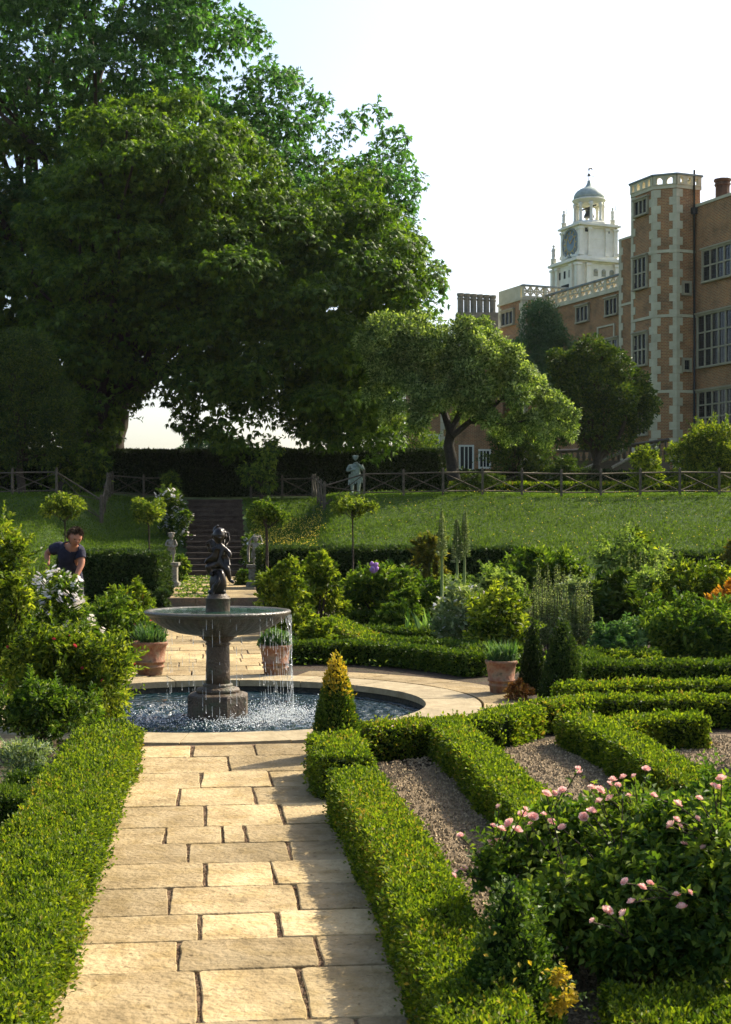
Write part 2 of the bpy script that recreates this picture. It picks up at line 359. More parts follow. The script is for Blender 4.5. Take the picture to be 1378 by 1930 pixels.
gy = np.concatenate([np.linspace(-200,-8,6), np.linspace(-4,8,7), [10.0,12,14,16.4], np.linspace(18,36,8), np.arange(37,55,.22), np.linspace(56,80,10), np.linspace(90,1500,16)])
GX, GY = np.meshgrid(gx, gy); GZ = ter(GX, GY); nx, ny = len(gx), len(gy)
I = np.arange(ny-1)[:,None]*nx+np.arange(nx-1)[None]
q = np.stack([I, I+1, I+nx+1, I+nx], -1).reshape(-1, 4)
V = np.column_stack([GX.ravel(), GY.ravel(), GZ.ravel()]); cen = V[q].mean(1)
inside = (cen[:,0] > -4.57) & (cen[:,0] < 1.83) & (cen[:,1] > 10) & (cen[:,1] < 16.4)
q = q[~inside]; cen = cen[~inside]
mi = np.where(cen[:,1] < 38.6, 0, 1)
g = Geo(); g.V.append(V); g.n = len(V); g.F.append(q); g.M.append(mi); g.R.append(np.random.rand(len(q))); g.S.append(np.full(len(q), True))
A = np.linspace(0, 2*math.pi, 97)[:-1]; ca, sa = np.cos(A), np.sin(A)
hx = np.where(ca > 0, 1.83-PC[0], PC[0]+4.57)/np.maximum(abs(ca), 1e-6); hy = np.where(sa > 0, 16.4-PC[1], PC[1]-10)/np.maximum(abs(sa), 1e-6); ro = np.minimum(hx, hy)
v1 = np.column_stack([PC[0]+ca*(RP+.03), PC[1]+sa*(RP+.03), np.full(96, -.035)]); v2 = np.column_stack([PC[0]+ca*ro, PC[1]+sa*ro, np.full(96, -.035)])
i = np.arange(96); j = (i+1) % 96
g.add(np.concatenate([v1, v2]), np.stack([i, i+96, j+96, j], 1), 0, smooth=True)
struct(g.build('ground', [m_soil, m_grass]))
g = Geo(); g.lathe([(RP+.02, -.02), (RP+.02, -.45), (.01, -.45)], (PC[0], PC[1], 0), 96, cap=False)
struct(g.build('pool_basin', noisemat('pool_wall', [(.02,.02,.015),(.05,.045,.03)], 8, .6, .4)))
def axp(s, t): return (PC[0]+s*ADX+t*ADY, PC[1]+s*ADY-t*ADX)
def toax(X, Y): dx, dy = X-PC[0], Y-PC[1]; return dx*ADX+dy*ADY, dx*ADY-dy*ADX

# ------------------------------------------------------------------ paving: every flag with its own outline
def flag(g, s0, s1, t0, t1, z=0.0, thick=.05, gap=.011, jr=.008):
    J = lambda: random.uniform(-jr, jr)
    zz = z+random.uniform(-.004, .003); pts = []
    gt = .009 if s0 < 0 else .007; gs = gap*.7
    corners = [(s0+gs, t0+gt), (s0+gs, t1-gt), (s1-gs, t1-gt), (s1-gs, t0+gt)]
    corners = [(a+J(), b+J()) for a, b in corners]
    for k in range(4):
        a, b = corners[k], corners[(k+1) % 4]
        n = 5
        for i in range(n):
            f = i/n; c = .0
            if i == 0: f = .025
            w_ = random.uniform(-.004, .004)
            if k % 2 == 0: pts.append((a[0]+(b[0]-a[0])*f+w_, a[1]+(b[1]-a[1])*f))
            else: pts.append((a[0]+(b[0]-a[0])*f, a[1]+(b[1]-a[1])*f+w_))
        f = .975; pts.append((a[0]+(b[0]-a[0])*f, a[1]+(b[1]-a[1])*f))
    g.prism([axp(s, t) for s, t in pts], z-thick, zz, bev=.004)
g = Geo()
ry = [1404,1425,1455,1484,1517,1556,1588,1625,1670,1721,1770,1828]
rs = [toax(*gp(410, y))[0] for y in ry]; rs += [rs[-1]-.56, rs[-1]-1.05, rs[-1]-1.6, rs[-1]-2.1, rs[-1]-2.6]
jz = [[712,948],[848],[745,1005],[663,945],[762,1047],[613,825,910],[700,1076],[757,1013],[630,1103],[745,1037],[660,1188],[735,1125],[700,1000],[650,1100],[600,1000],[700,1100]]
zy_ = [187,236,294,355,426,496,564,645,740,837,942,1075,1300,1500,1700,1900]
for k in range(len(rs)-1):
    py = 1320+zy_[k]*.508; tj = [toax(*gp(zx*.508, py))[1] for zx in jz[k]] if k < 12 else [-.25+random.uniform(-.1,.1), .3+random.uniform(-.1,.1)]
    tj = [-.95]+[t for t in tj if -.9 < t < .85]+[1.0]
    for a, b in zip(tj[:-1], tj[1:]): flag(g, rs[k+1], rs[k], a, b, gap=.007)
s = 2.5
while s < 15.5:
    h = random.uniform(.42, .72); h = min(h, 15.72-s); js = sorted(random.uniform(-.55, .55) for _ in range(2))
    if js[1]-js[0] < .3: js = [js[0]]
    tj = [-.72]+js+[.72]
    for a, b in zip(tj[:-1], tj[1:]): flag(g, s, s+h, a, b, gap=.012)
    s += h
g.prism([axp(-10.8,-1.0), axp(-10.8,1.05), axp(-2.44,1.05), axp(-2.44,-1.0)][::-1], -.05, -.012, 1)
n = 1500; k = np.random.randint(0, len(rs)-1, n); P = []
for kk in range(len(rs)-1):
    if kk < 12:
        for zx in jz[kk]:
            t_ = toax(*gp(zx*.508, 1320+zy_[kk]*.508))[1]
            for _ in range(34): P.append((*axp(random.uniform(rs[kk+1], rs[kk]), t_+random.gauss(0, .007)), -.009))
P = np.array(P); n = len(P); t3 = np.array([[1,0,0],[-.5,.87,0],[-.5,-.87,0],[.1,.1,.9]]); V = t3[None]*np.random.uniform(.003,.008,n)[:,None,None]*(1+.5*np.random.rand(n,4,1))+P[:,None]; b = np.arange(n)[:,None]*4
g.add(V.reshape(-1,3), np.concatenate([b+[0,1,3], b+[1,2,3], b+[2,0,3]]), 1, np.random.rand(3*n))
g.prism([axp(2.9,-.74), axp(2.9,.74), axp(15.6,.74), axp(15.6,-.74)][::-1], -.05, -.012, 1)
struct(g.build('paved_path', [m_stone, noisemat('joint_soil', [(.06,.035,.02),(.17,.105,.06),(.07,.07,.03)], 40, .95, .6, 80)]))
g = Geo()
def arc(g, r0, r1, a0, a1, z=0, gap=.008):
    n = 7; A = np.linspace(a0+gap/r0, a1-gap/r0, n); B = A[::-1]
    P = [(PC[0]+r0*math.cos(x), PC[1]+r0*math.sin(x)) for x in A[::-1]]+[(PC[0]+r1*math.cos(x), PC[1]+r1*math.sin(x)) for x in A]
    g.prism(P, z-.06, z+random.uniform(-.003, .003)+.004, bev=.0)
N_ = 18; off = .16
for k in range(N_): arc(g, RP, 2.44, off+k*2*math.pi/N_, off+(k+1)*2*math.pi/N_, gap=.004)
struct(g.build('pool_kerb', m_kerb))
g = Geo(); N_ = 19
for k in range(N_):
    a = k*2*math.pi/N_; c = (a+math.pi/N_) % (2*math.pi)
    if abs(c-1.5*math.pi-.11) < .38 or abs(c-.5*math.pi-.11) < .25: continue
    arc(g, 2.465, 2.98, a, a+2*math.pi/N_)
struct(g.build('pool_paving', m_stone))
# landing above the single step
g = Geo(); zl = .18; s = 15.75
while s < 27.9:
    h = random.uniform(.5, .9); js = sorted(random.uniform(-.6, .6) for _ in range(2)); tj = [-.92]+js+[.95]
    for a, b in zip(tj[:-1], tj[1:]): flag(g, s, min(s+h, 28.0), a+.1, b+.1, z=zl, gap=.014)
    s += h
for t0, t1 in ((-.84, 0.05), (.05, 1.06)):
    g.prism([axp(15.78,t0), axp(15.78,t1), axp(27.9,t1), axp(27.9,t0)], -.04, zl-.045, rnd=.1)
struct(g.build('upper_landing', m_stone))
g = Geo()
for t0, t1 in ((-.98,-.3),(-.29,.45),(.46,1.22)): g.prism([axp(15.66,t0), axp(15.66,t1), axp(15.77,t1), axp(15.77,t0)], -.04, zl-.0, bev=.01)
struct(g.build('landing_riser', m_dstone))
# creeping plants in the joints of the landing and along the path edge
g = Geo(); n = 2600
s_ = np.random.uniform(15.8, 27.5, n); t_ = np.random.uniform(-.8, .15, n)+np.abs(np.random.randn(n))*.1; kp = vnoise(np.column_stack([s_, t_*2, t_*0]), 1.6, 3) > .0
s_, t_ = s_[kp], t_[kp]; P = np.column_stack([PC[0]+s_*ADX+t_*ADY, PC[1]+s_*ADY-t_*ADX, np.full(len(s_), zl)])
leaves(g, P, np.random.randn(len(P),3)*[1,1,.3]+[0,0,.5], np.random.randn(len(P),3)*.4+[0,0,1], .075, .05)
n = 500; k = np.random.randint(0, 12, n); s_ = np.array(rs)[k]+np.random.randn(n)*.008; t_ = np.random.uniform(-.7,.6,n)
P = np.column_stack([PC[0]+s_*ADX+t_*ADY, PC[1]+s_*ADY-t_*ADX, np.full(n, -.03)])
leaves(g, P, np.random.randn(n,3)*[1,1,.2]+[0,0,.3], np.random.randn(n,3)*.4+[0,0,1], .012, .008)
tag(g.build('moss', [G_MID]), 'moss and creeping greenery in the joints of the paving', 'moss', kind='stuff')

# garden steps
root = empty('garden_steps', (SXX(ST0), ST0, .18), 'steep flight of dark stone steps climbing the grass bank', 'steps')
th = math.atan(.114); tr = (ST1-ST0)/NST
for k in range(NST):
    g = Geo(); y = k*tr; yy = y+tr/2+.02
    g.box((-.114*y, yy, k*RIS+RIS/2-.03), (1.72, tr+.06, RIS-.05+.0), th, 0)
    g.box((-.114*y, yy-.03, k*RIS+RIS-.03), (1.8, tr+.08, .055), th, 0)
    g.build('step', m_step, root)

# gravel beds
def sheet(name, pts, z, m):
    g = Geo(); P = np.array(pts, float); g.add(np.column_stack([P, np.full(len(P), z)]), [tuple(range(len(P)))]); return g.build(name, m)
bed = [(.0,8.9),(.45,9.9),(1.0,10.7),(1.7,11.3),(6,11.6),(6,3.0),(.8,3.0),(.36,5)]
struct(sheet('gravel_bed', bed, -.022, m_gravel))
g = Geo(); n = 42000
P = np.column_stack([np.random.uniform(0, 3.4, n), np.random.uniform(4.4, 11.3, n), np.full(n, -.02)])
P = P[(P[:,0] > .12+(8.9-P[:,1])*.09) & (P[:,1] < 9.9+P[:,0]*.8)]; n = len(P)
sz = np.random.uniform(.005, .012, n)[:,None,None]
tet = np.array([[1,0,0],[-.5,.87,0],[-.5,-.87,0],[.1,.1,.9.__float__()]])
an = np.random.rand(n)*6.28; R = np.stack([np.stack([np.cos(an),-np.sin(an),0*an],1), np.stack([np.sin(an),np.cos(an),0*an],1), np.stack([0*an,0*an,1+0*an],1)], 1)
V = np.einsum('nij,kj->nki', R, tet)*sz*(1+.5*np.random.rand(n,4,1))+P[:,None]
b = np.arange(n)[:,None]*4; q = np.concatenate([b+[0,1,3], b+[1,2,3], b+[2,0,3]])
g.add(V.reshape(-1,3), q, 0, np.random.rand(len(q)))
tag(g.build('gravel', m_peb), 'loose brown gravel between the low box hedges', 'gravel', kind='stuff')

# ------------------------------------------------------------------ hedges
def hedge(name, label, cat, pts, w, h, mats=None, z0=-.03, L=None, cov=2.2, group=None, wob=.02, sprig=.06, closed=True, asp=.6):
    P = np.array(pts, float); Ym = max(3.5, P[:,1].min()); mats = mats or [m_boxc, G_BOX]
    g = Geo(); o = np.array([P[0,0], P[0,1], z0]); i_ = min(.04, w*.12)
    for k in range(len(P)-1):
        a, b = P[k], P[k+1]; d = b-a; ln = np.linalg.norm(d); d /= ln; e = np.array([d[1], -d[0]])
        ex0 = w/2 if k > 0 else 0; ex1 = w/2 if k < len(P)-2 else 0
        ang = math.atan2(d[1], d[0]); c = (a+b)/2+d*(ex1-ex0)*.0
        c0 = i_ if k == 0 else -w*.3; c1 = ln-i_ if k == len(P)-2 else ln+w*.3; c = a+d*(c0+c1)/2
        g.box((*(c-o[:2]), (h-i_)/2), (c1-c0, w-2*i_, h-i_-.003*k), ang, 0, taper=.97)
        Yl = max(3.5, min(a[1], b[1])+.3*abs(a[1]-b[1])); Lk_ = L or max(.019, .0027*Yl); Wk = Lk_*asp; den = cov/(Lk_*Wk*.5)
        for face in range(5):
            area = {0: ln*w, 1: ln*h, 2: ln*h, 3: w*h, 4: w*h}[face]
            if face == 3 and k > 0 or face == 4 and k < len(P)-2: continue
            n = int(area*den); u, v = np.random.rand(n), np.random.rand(n)
            if face == 0: s = u*ln; t = (v-.5)*w; z = np.full(n, h); N = np.array([0,0,1.])
            elif face in (1, 2): sg = 1 if face == 1 else -1; s = u*ln; t = np.full(n, sg*w/2); z = v*h; N = np.array([e[0]*sg, e[1]*sg, 0])
            elif face == 3: s = 0*u; t = (u-.5)*w; z = v*h; N = np.array([-d[0], -d[1], 0])
            else: s = 0*u+ln; t = (u-.5)*w; z = v*h; N = np.array([d[0], d[1], 0])
            # rounding of the upper edges
            q = np.clip((np.abs(t)/(w/2)-.75)/.25, 0, 1); qz = np.clip((z/h-.8)/.2, 0, 1)
            z = z-q**2*.10*min(h, w*.6)*(face == 0); t = t*(1-.06*qz)
            X = a[0]+d[0]*s+e[0]*t; Y = a[1]+d[1]*s+e[1]*t
            Q = np.column_stack([X, Y, z]); nv = vnoise(Q, 5/max(.3, h), 7)
            off = nv*wob+np.random.randn(n)*i_*.22-i_*.25; sp = np.random.rand(n) < sprig; off = off+sp*np.random.rand(n)*i_*1.3
            if Ym < 15: kp = vnoise(np.column_stack([X, Y, z])*1.0, 26, 13)+np.random.randn(n)*.25 > -.62; Q, off, n = Q[kp], off[kp], int(kp.sum())
            Q = Q+N*off[:,None]; rn = np.random.randn(n,3)
            D = nrm(N*.75+rn*.6+np.array([0,0,.35])); M = nrm(np.random.randn(n,3)*.55+N*.5+np.array([0,0,.6]))
            sc = .7+.6*np.random.rand(n)
            leaves(g, Q-np.array([o[0], o[1], 0]), D, M, Lk_*sc, Wk*sc, 1)
    ob = g.build(name, mats); ob.location = o; return tag(ob, label, cat, group)
HT = .24
def tp(px, py, h=HT-.03): return gp(px, py, h)
GP = 'low clipped box hedges of the parterre'
def low(label, pts, w=.26, h=HT, **k): return hedge('box_hedge', label, 'hedge', pts, w, h, group=GP, **k)
low('long low box hedge on the right side of the paved path beside the pink roses', [tp(664,1463), tp(774,1633), (.36, 3.9), (.5, 2.6)], .28, .285)
low('short rounded box block beside the path in front of the golden-tipped cone', [(-.115,8.55), (-.215,9.5)], .33, .29, wob=.035)
low('low box hedge curving away behind the golden-tipped cone along the pool paving', [(.0,10.25), (.5,10.42), (.95,10.75), (1.3,11.35)], .3, mats=[m_boxc, G_BOX])
low('lower of the two bright low box rows below the dark cones at the right', [(1.42,11.5), (1.9,11.9), (3.8,11.9)], .3)
low('upper of the two bright low box rows below the dark cones at the right', [(1.75,12.75), (2.4,13.0), (4.2,13.1)], .3)
low('diagonal low box hedge between the first two gravel strips right of the path', [tp(842,1362), tp(892,1402), tp(940,1449), tp(987,1491), (.97,5.6), (1.05,4.9)], .27)
low('zigzag low box hedge between the second and third gravel strips behind the pink roses', [tp(1080,1345), tp(1154,1378), tp(1243,1426), tp(1320,1467), (2.05,6.3)], .27)
low('short low box hedge ending in a square block on the gravel at the right', [(1.72,10.35), (2.1,10.7), (2.56,10.75)], .28)
low('low box hedge at the right edge of the photo beyond the roses', [(2.75,9.9), (2.62,8.6)], .3)
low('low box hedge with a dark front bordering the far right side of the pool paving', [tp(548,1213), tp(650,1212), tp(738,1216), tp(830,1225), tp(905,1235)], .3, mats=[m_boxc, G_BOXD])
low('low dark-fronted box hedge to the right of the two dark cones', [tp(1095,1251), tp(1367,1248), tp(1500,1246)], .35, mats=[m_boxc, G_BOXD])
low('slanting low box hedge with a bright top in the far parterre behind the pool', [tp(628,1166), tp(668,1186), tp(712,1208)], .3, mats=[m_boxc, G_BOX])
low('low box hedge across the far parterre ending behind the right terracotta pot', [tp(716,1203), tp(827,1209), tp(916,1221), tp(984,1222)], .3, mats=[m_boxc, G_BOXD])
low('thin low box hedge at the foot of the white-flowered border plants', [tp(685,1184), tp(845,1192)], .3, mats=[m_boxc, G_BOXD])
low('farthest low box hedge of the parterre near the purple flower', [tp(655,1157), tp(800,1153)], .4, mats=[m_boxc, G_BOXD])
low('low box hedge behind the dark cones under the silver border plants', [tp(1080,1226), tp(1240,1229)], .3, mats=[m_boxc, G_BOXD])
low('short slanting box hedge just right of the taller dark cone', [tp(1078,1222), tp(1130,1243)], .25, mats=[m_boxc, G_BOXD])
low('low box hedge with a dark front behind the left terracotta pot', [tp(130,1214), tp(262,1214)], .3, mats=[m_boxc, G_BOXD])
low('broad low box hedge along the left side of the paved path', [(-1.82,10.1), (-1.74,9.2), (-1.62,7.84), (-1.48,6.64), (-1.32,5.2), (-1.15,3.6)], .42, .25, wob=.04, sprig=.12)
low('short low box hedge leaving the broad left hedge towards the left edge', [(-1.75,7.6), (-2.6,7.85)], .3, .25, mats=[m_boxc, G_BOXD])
low('low box hedge along the bottom right corner below the roses', [(.75,4.35), (1.5,4.28), (2.2,4.3)], .4, .22, wob=.03)
# taller hedges further back
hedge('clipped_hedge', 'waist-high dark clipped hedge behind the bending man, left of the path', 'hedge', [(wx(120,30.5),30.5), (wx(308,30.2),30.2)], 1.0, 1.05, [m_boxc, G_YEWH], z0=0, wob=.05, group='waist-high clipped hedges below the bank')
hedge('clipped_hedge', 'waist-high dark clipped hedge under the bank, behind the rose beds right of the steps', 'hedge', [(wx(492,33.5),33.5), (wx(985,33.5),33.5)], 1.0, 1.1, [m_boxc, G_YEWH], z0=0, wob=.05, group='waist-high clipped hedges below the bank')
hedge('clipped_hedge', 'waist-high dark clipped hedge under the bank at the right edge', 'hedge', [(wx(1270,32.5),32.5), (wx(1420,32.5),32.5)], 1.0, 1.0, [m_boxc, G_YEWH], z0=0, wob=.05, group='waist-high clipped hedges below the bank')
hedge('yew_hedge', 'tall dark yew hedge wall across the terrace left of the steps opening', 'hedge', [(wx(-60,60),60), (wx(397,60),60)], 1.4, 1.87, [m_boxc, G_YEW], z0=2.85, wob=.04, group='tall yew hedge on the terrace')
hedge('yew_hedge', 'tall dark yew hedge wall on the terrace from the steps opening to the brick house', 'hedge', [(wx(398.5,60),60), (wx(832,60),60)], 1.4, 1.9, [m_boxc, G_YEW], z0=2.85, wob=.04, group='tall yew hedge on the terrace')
# (opening stays closed by the wall of yew)
hedge('low_terrace_hedge', 'low hedge with a sunlit top on the lawn behind the trellis fence', 'hedge', [(wx(850,56),56), (wx(1420,56),56)], .7, .42, [m_boxc, G_BOX], z0=2.83, wob=.03)
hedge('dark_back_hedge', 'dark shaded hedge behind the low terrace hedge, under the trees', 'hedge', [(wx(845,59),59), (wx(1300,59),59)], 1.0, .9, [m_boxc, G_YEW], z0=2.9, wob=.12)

# ------------------------------------------------------------------ cones
def cone(label, px, Y, wpx, ytop, mats, tipmat=None, power=.8):
    wd = wpx/F*Y; h = wz(ytop, Y)+.03; x = wx(px, Y); g = Geo()
    prof = lambda f: (wd/2)*(1-f)**power*(.93+.07*math.cos(f*3))*(1 if f > .08 else .9)
    g.lathe([(prof(f)*.86, f*h*.97) for f in np.linspace(0, 1, 14)], (0,0,0), 20, 0)
    L = max(.02, .0026*Y); n = int(math.pi*wd/2*h*1.15*2.6/(L*L*.3)); f = 1-np.sqrt(np.random.rand(n)); a = np.random.rand(n)*6.283
    r = (wd/2)*(1-f)**power; nv = vnoise(np.column_stack([np.cos(a), np.sin(a), f*3]), 3, 2)
    r = r*(1+.07*nv)+np.random.randn(n)*.008
    N = np.column_stack([np.cos(a), np.sin(a), np.full(n, .35)]); P = np.column_stack([r*np.cos(a), r*np.sin(a), f*h])
    D = nrm(N*.6+np.random.randn(n,3)*.5+[0,0,.6]); M = nrm(np.random.randn(n,3)*.5+N)
    if tipmat:
        tip = np.random.rand(n) < np.clip((f-.56)*4+.3*nv, 0.015, .95)
        for s_, mi in ((~tip, 1), (tip, 2)): leaves(g, P[s_], D[s_], M[s_], L*1.1, L*.6, mi)
        ms = [m_boxc, mats, tipmat]
    else: leaves(g, P, D, M, L, L*.55, 1); ms = [m_boxc, mats]
    o = g.build('topiary_cone', ms); o.location = (x, Y, -.03); return tag(o, label, 'topiary cone', 'clipped topiary cones')
cone('small clipped cone with golden-yellow tips beside the pool edge', 634, 10.15, 98, 1228, G_BOXD, G_GOLD, .72)
cone('slender dark yew cone, left of the pair behind the right terracotta pot', 1004, 14.3, 52, 1168, G_YEW)
cone('wider dark yew cone, right of the pair behind the right terracotta pot', 1060, 13.7, 80, 1162, G_YEWH, None, .62)
# ------------------------------------------------------------------ fountain
FX, FY = -1.37, 13.2; PXM = FY/F
Z = lambda py: EYE-(py-HZ)*PXM
root = empty('fountain', (FX, FY, -.45), 'dark stone fountain with a wide shallow bowl on a column in the round pool', 'fountain')
dz = .45
g = Geo(); a = .268; g.lathe([(a/.92, 0), (a/.92, dz+.07), (a/.94, dz+.085), (a*.9, dz+.10), (a*.55, dz+.105)], n=8, smooth=False, a0=math.pi/8)
g.build('plinth', m_dstone, root)
g = Geo(); g.lathe([(.16, dz+.095), (.195, dz+.10), (.205, dz+.12), (.195, dz+.14), (.15, dz+.15), (.135, dz+.155), (.14, dz+.165), (.135, dz+.18), (.115, dz+.185), (.10,dz+.19)], n=40)
g.build('column_base', m_dstone, root)
g = Geo(); g.lathe([(.113, dz+.18), (.111, dz+.3), (.106, dz+.5), (.105, dz+.545)], n=40, mod=lambda A, k, r: 1+.012*np.cos(A*16))
g.build('column', m_dstone, root)
g = Geo(); g.lathe([(.105, dz+.54), (.118, dz+.545), (.118, dz+.555), (.107, dz+.56), (.108, dz+.575), (.135, dz+.585), (.15, dz+.60), (.15, dz+.612), (.175, dz+.618), (.178, dz+.635)], n=40)
g.build('capital', m_dstone, root)
fl = lambda A, k, r: 1+(.022 if 1 <= k <= 6 else 0)*np.abs(np.sin(A*22))
g = Geo(); g.lathe([(.15, dz+.625), (.25, dz+.638), (.37, dz+.66), (.46, dz+.695), (.53, dz+.73), (.58, dz+.765), (.61, dz+.79), (.625, dz+.812), (.655, dz+.822), (.675, dz+.836), (.68, dz+.85), (.67, dz+.862), (.645, dz+.866), (.62, dz+.858), (.6, dz+.84), (.4, dz+.79), (.1, dz+.76)], n=176, mod=fl)
g.build('bowl', m_bowl, root)
g = Geo(); n = 72
V = [[0,0,0]]; rr_ = np.linspace(.05, .632, 16)
for r in rr_:
    for i in range(n): A_ = 2*math.pi*i/n; V.append([r*math.cos(A_), r*math.sin(A_), .0025*math.sin(r*70+2*math.sin(A_*3))])
V = np.array(V)+[0,0,dz+.853]; k = np.arange(15)[:,None]*n+1; i = np.arange(n)[None]; j = (i+1) % n
g.add(V, np.stack([k+i, k+j, k+n+j, k+n+i], -1).reshape(-1,4), 0, smooth=True)
g.build('bowl_water', noisemat('bowl_water', [(.006,.03,.024),(.02,.06,.04)], 6, .06, .6, 14, .6), root)
g = Geo(); g.lathe([(.10, dz+.8), (.112, dz+.86), (.112, dz+.965), (.118, dz+.968), (.118, dz+.975), (.10, dz+.978), (.1, dz+.995), (.085, dz+1.0), (.085, dz+1.014), (.02, dz+1.015)], n=32); g.build('drum', m_dstone, root)

# ------------------------------------------------------------------ figures grown from a skeleton
def skin_arrays(J, E, rootk, sub=2):
    keys = list(J); me = bpy.data.meshes.new('t'); me.from_pydata([J[k][:3] for k in keys], [(keys.index(a), keys.index(b)) for a, b in E], [])
    o = bpy.data.objects.new('t', me); COL.objects.link(o); sk = o.modifiers.new('s', 'SKIN'); sk.use_smooth_shade = True
    for i, k in enumerate(keys):
        r = J[k][3]; sv = me.skin_vertices[0].data[i]; sv.radius = (r, r) if not isinstance(r, tuple) else r; sv.use_root = (k == rootk)
    ss = o.modifiers.new('u', 'SUBSURF'); ss.levels = sub; ss.render_levels = sub
    dg = bpy.context.evaluated_depsgraph_get(); em = o.evaluated_get(dg).to_mesh()
    V = np.array([v.co[:] for v in em.vertices]); Fs = [tuple(p.vertices) for p in em.polygons]
    bpy.data.objects.remove(o); bpy.data.meshes.remove(me); return V, Fs
def head_arrays(c, s, yaw=0, pitch=0, roll=0):
    """head of height s facing -Y before rotation: brow, nose, lips, chin, ears"""
    n, m = 52, 36; V = []
    for k in range(m+1):
        th = math.pi*k/m
        for i in range(n):
            ph = 2*math.pi*i/n; x = math.sin(th)*math.sin(ph); y = -math.sin(th)*math.cos(ph); z = math.cos(th)
            X, Y, Z_ = x*.36, y*.43, z*.5
            if z < 0: X *= 1+.28*z; Y = Y*(1+.12*z)-(.05*-z if y < 0 else -.0)
            f = max(0, -y)
            if abs(x) < .22 and f > .6: Y -= .12*math.exp(-((z+.14)/.12)**2)*(1-(abs(x)/.22)**2)**2     # nose
            Y += .035*math.exp(-((z-.06)/.09)**2)*math.exp(-((abs(x)-.33)/.14)**2)*(f > .4)            # eye sockets
            Y -= .02*math.exp(-((z-.2)/.08)**2)*(f > .6); Y -= .022*math.exp(-((z+.42)/.05)**2)*(abs(x) < .3)*(f > .5); Y -= .03*math.exp(-((z+.78)/.13)**2)*(f > .2)
            V.append([X, Y, Z_])
    V = np.array(V); k = np.arange(m)[:,None]*n; i = np.arange(n)[None]; j = (i+1) % n
    q = np.stack([k+i, k+n+i, k+n+j, k+j], -1).reshape(-1,4)
    R = Matrix.Rotation(yaw, 3, 'Z') @ Matrix.Rotation(pitch, 3, 'X') @ Matrix.Rotation(roll, 3, 'Y')
    R = np.array(R)
    def place(P): return (np.asarray(P)*s)@R.T+np.array(c)
    g = Geo(); g.add(place(V), q, 0, .5, True)
    for sx in (-1, 1):
        e = Geo(); e.ball((0,0,0), (.035,.09,.14), 8); g.add(place(e.V[0]+[sx*.37,.03,-.02]), [tuple(r) for f in e.F for r in f], 0, .5, True)
        e = Geo(); e.ball((0,0,0), .05, 8); g.add(place(e.V[0]+[sx*.14,-.355,.04]), [tuple(r) for f in e.F for r in f], 1, .5, True)
    return g, place
def hand(g, w_, d, side, s=.18, curl=.5, mat_=0, palm=None):
    """hand at wrist w_ pointing along d: palm, four unequal bent fingers, thumb from the side"""
    d = nrm(np.array(d, float)); up = nrm(np.array(palm if palm is not None else (0,-1,.2), float)); up = nrm(up-d*(up@d)); e = np.cross(d, up)*side; w_ = np.array(w_, float)
    g.tube([w_-d*.01, w_+d*s*.12, w_+d*s*.34, w_+d*s*.5], [s*.15,s*.2,s*.24,s*.2], 8, mat_)
    for k, (o_, ln) in enumerate(((-.17,.42), (-.06,.48), (.06,.45), (.17,.35))):
        b = w_+d*s*.46+e*o_*s; p1 = b+nrm(d+up*curl*.5)*ln*s*.4; p2 = p1+nrm(d+up*curl*1.3)*ln*s*.33; p3 = p2+nrm(d*.7+up*curl*2.2)*ln*s*.27
        g.tube([b, p1, p2, p3], [s*.055,s*.052,s*.046,s*.034], 6, mat_)
    b = w_+d*s*.14-e*s*.17; p1 = b+nrm(d-e*.9)*s*.2; p2 = p1+nrm(d+up*curl-e*.2)*s*.16
    g.tube([b, p1, p2], [s*.07,s*.06,s*.042], 6, mat_)

# bronze cherub on the fountain
def fz(zx, zy, dy=0): return ((350+zx/9.646-411)*PXM, dy, Z(960+zy/9.646)-EYE+EYE+.45)
def fj(zx, zy, dy, r): return (*fz(zx, zy, dy), r)
J = {'pel': fj(600,985,0,.052), 'bel': fj(610,880,.0,.052), 'che': fj(625,760,.0,.053), 'nek': fj(620,640,.0,.026), 'hd': fj(612,590,.0,.03),
 'ls': fj(545,715,-.01,.03), 'le': fj(450,760,-.03,.024), 'lw': fj(440,680,-.05,.018),
 'rs': fj(705,705,.0,.03), 're': fj(815,820,-.01,.026), 'rw': fj(760,930,-.03,.02),
 'lh': fj(520,1010,-.02,.04), 'lk': fj(415,1040,-.07,.034), 'la': fj(455,1150,-.05,.02), 'lf': fj(500,1200,-.07,.016),
 'rh': fj(690,1010,-.02,.04), 'rk': fj(770,1060,-.06,.034), 'rm': fj(785,1160,-.06,.028), 'ra': fj(820,1290,-.05,.018), 'rf': fj(900,1330,-.07,.015)}
E = [('pel','bel'),('bel','che'),('che','nek'),('nek','hd'),('che','ls'),('ls','le'),('le','lw'),('che','rs'),('rs','re'),('re','rw'),('pel','lh'),('lh','lk'),('lk','la'),('la','lf'),('pel','rh'),('rh','rk'),('rk','rm'),('rm','ra'),('ra','rf')]
V_, F_ = skin_arrays(J, E, 'pel'); g = Geo(); g.add(V_, F_, 0, .5, True)
hg, pl = head_arrays(fz(605,480,-.01), .155, .3, .15, .1)
for a_, b_, c_, d_, e_ in zip(hg.V, hg.F, hg.M, hg.R, hg.S): pass
o_ = g.n
for v in hg.V: g.V.append(v)
for f, r, s_ in zip(hg.F, hg.R, hg.S): g.F.append(f+o_); g.M.append(np.zeros(len(f), int)); g.R.append(r); g.S.append(s_)
g.n += sum(len(v) for v in hg.V)
for (x, y, s_) in [(560,420,.03),(600,390,.034),(650,400,.034),(690,440,.032),(540,470,.026),(700,490,.03)]: g.ball(fz(x, y, .02), s_, 8, 0, .2)
hand(g, fz(440,680,-.05), (-.3,-.3,.8), 1, .075, .6); hand(g, fz(760,930,-.03), (-.6,-.3,-.5), -1, .075, .8)
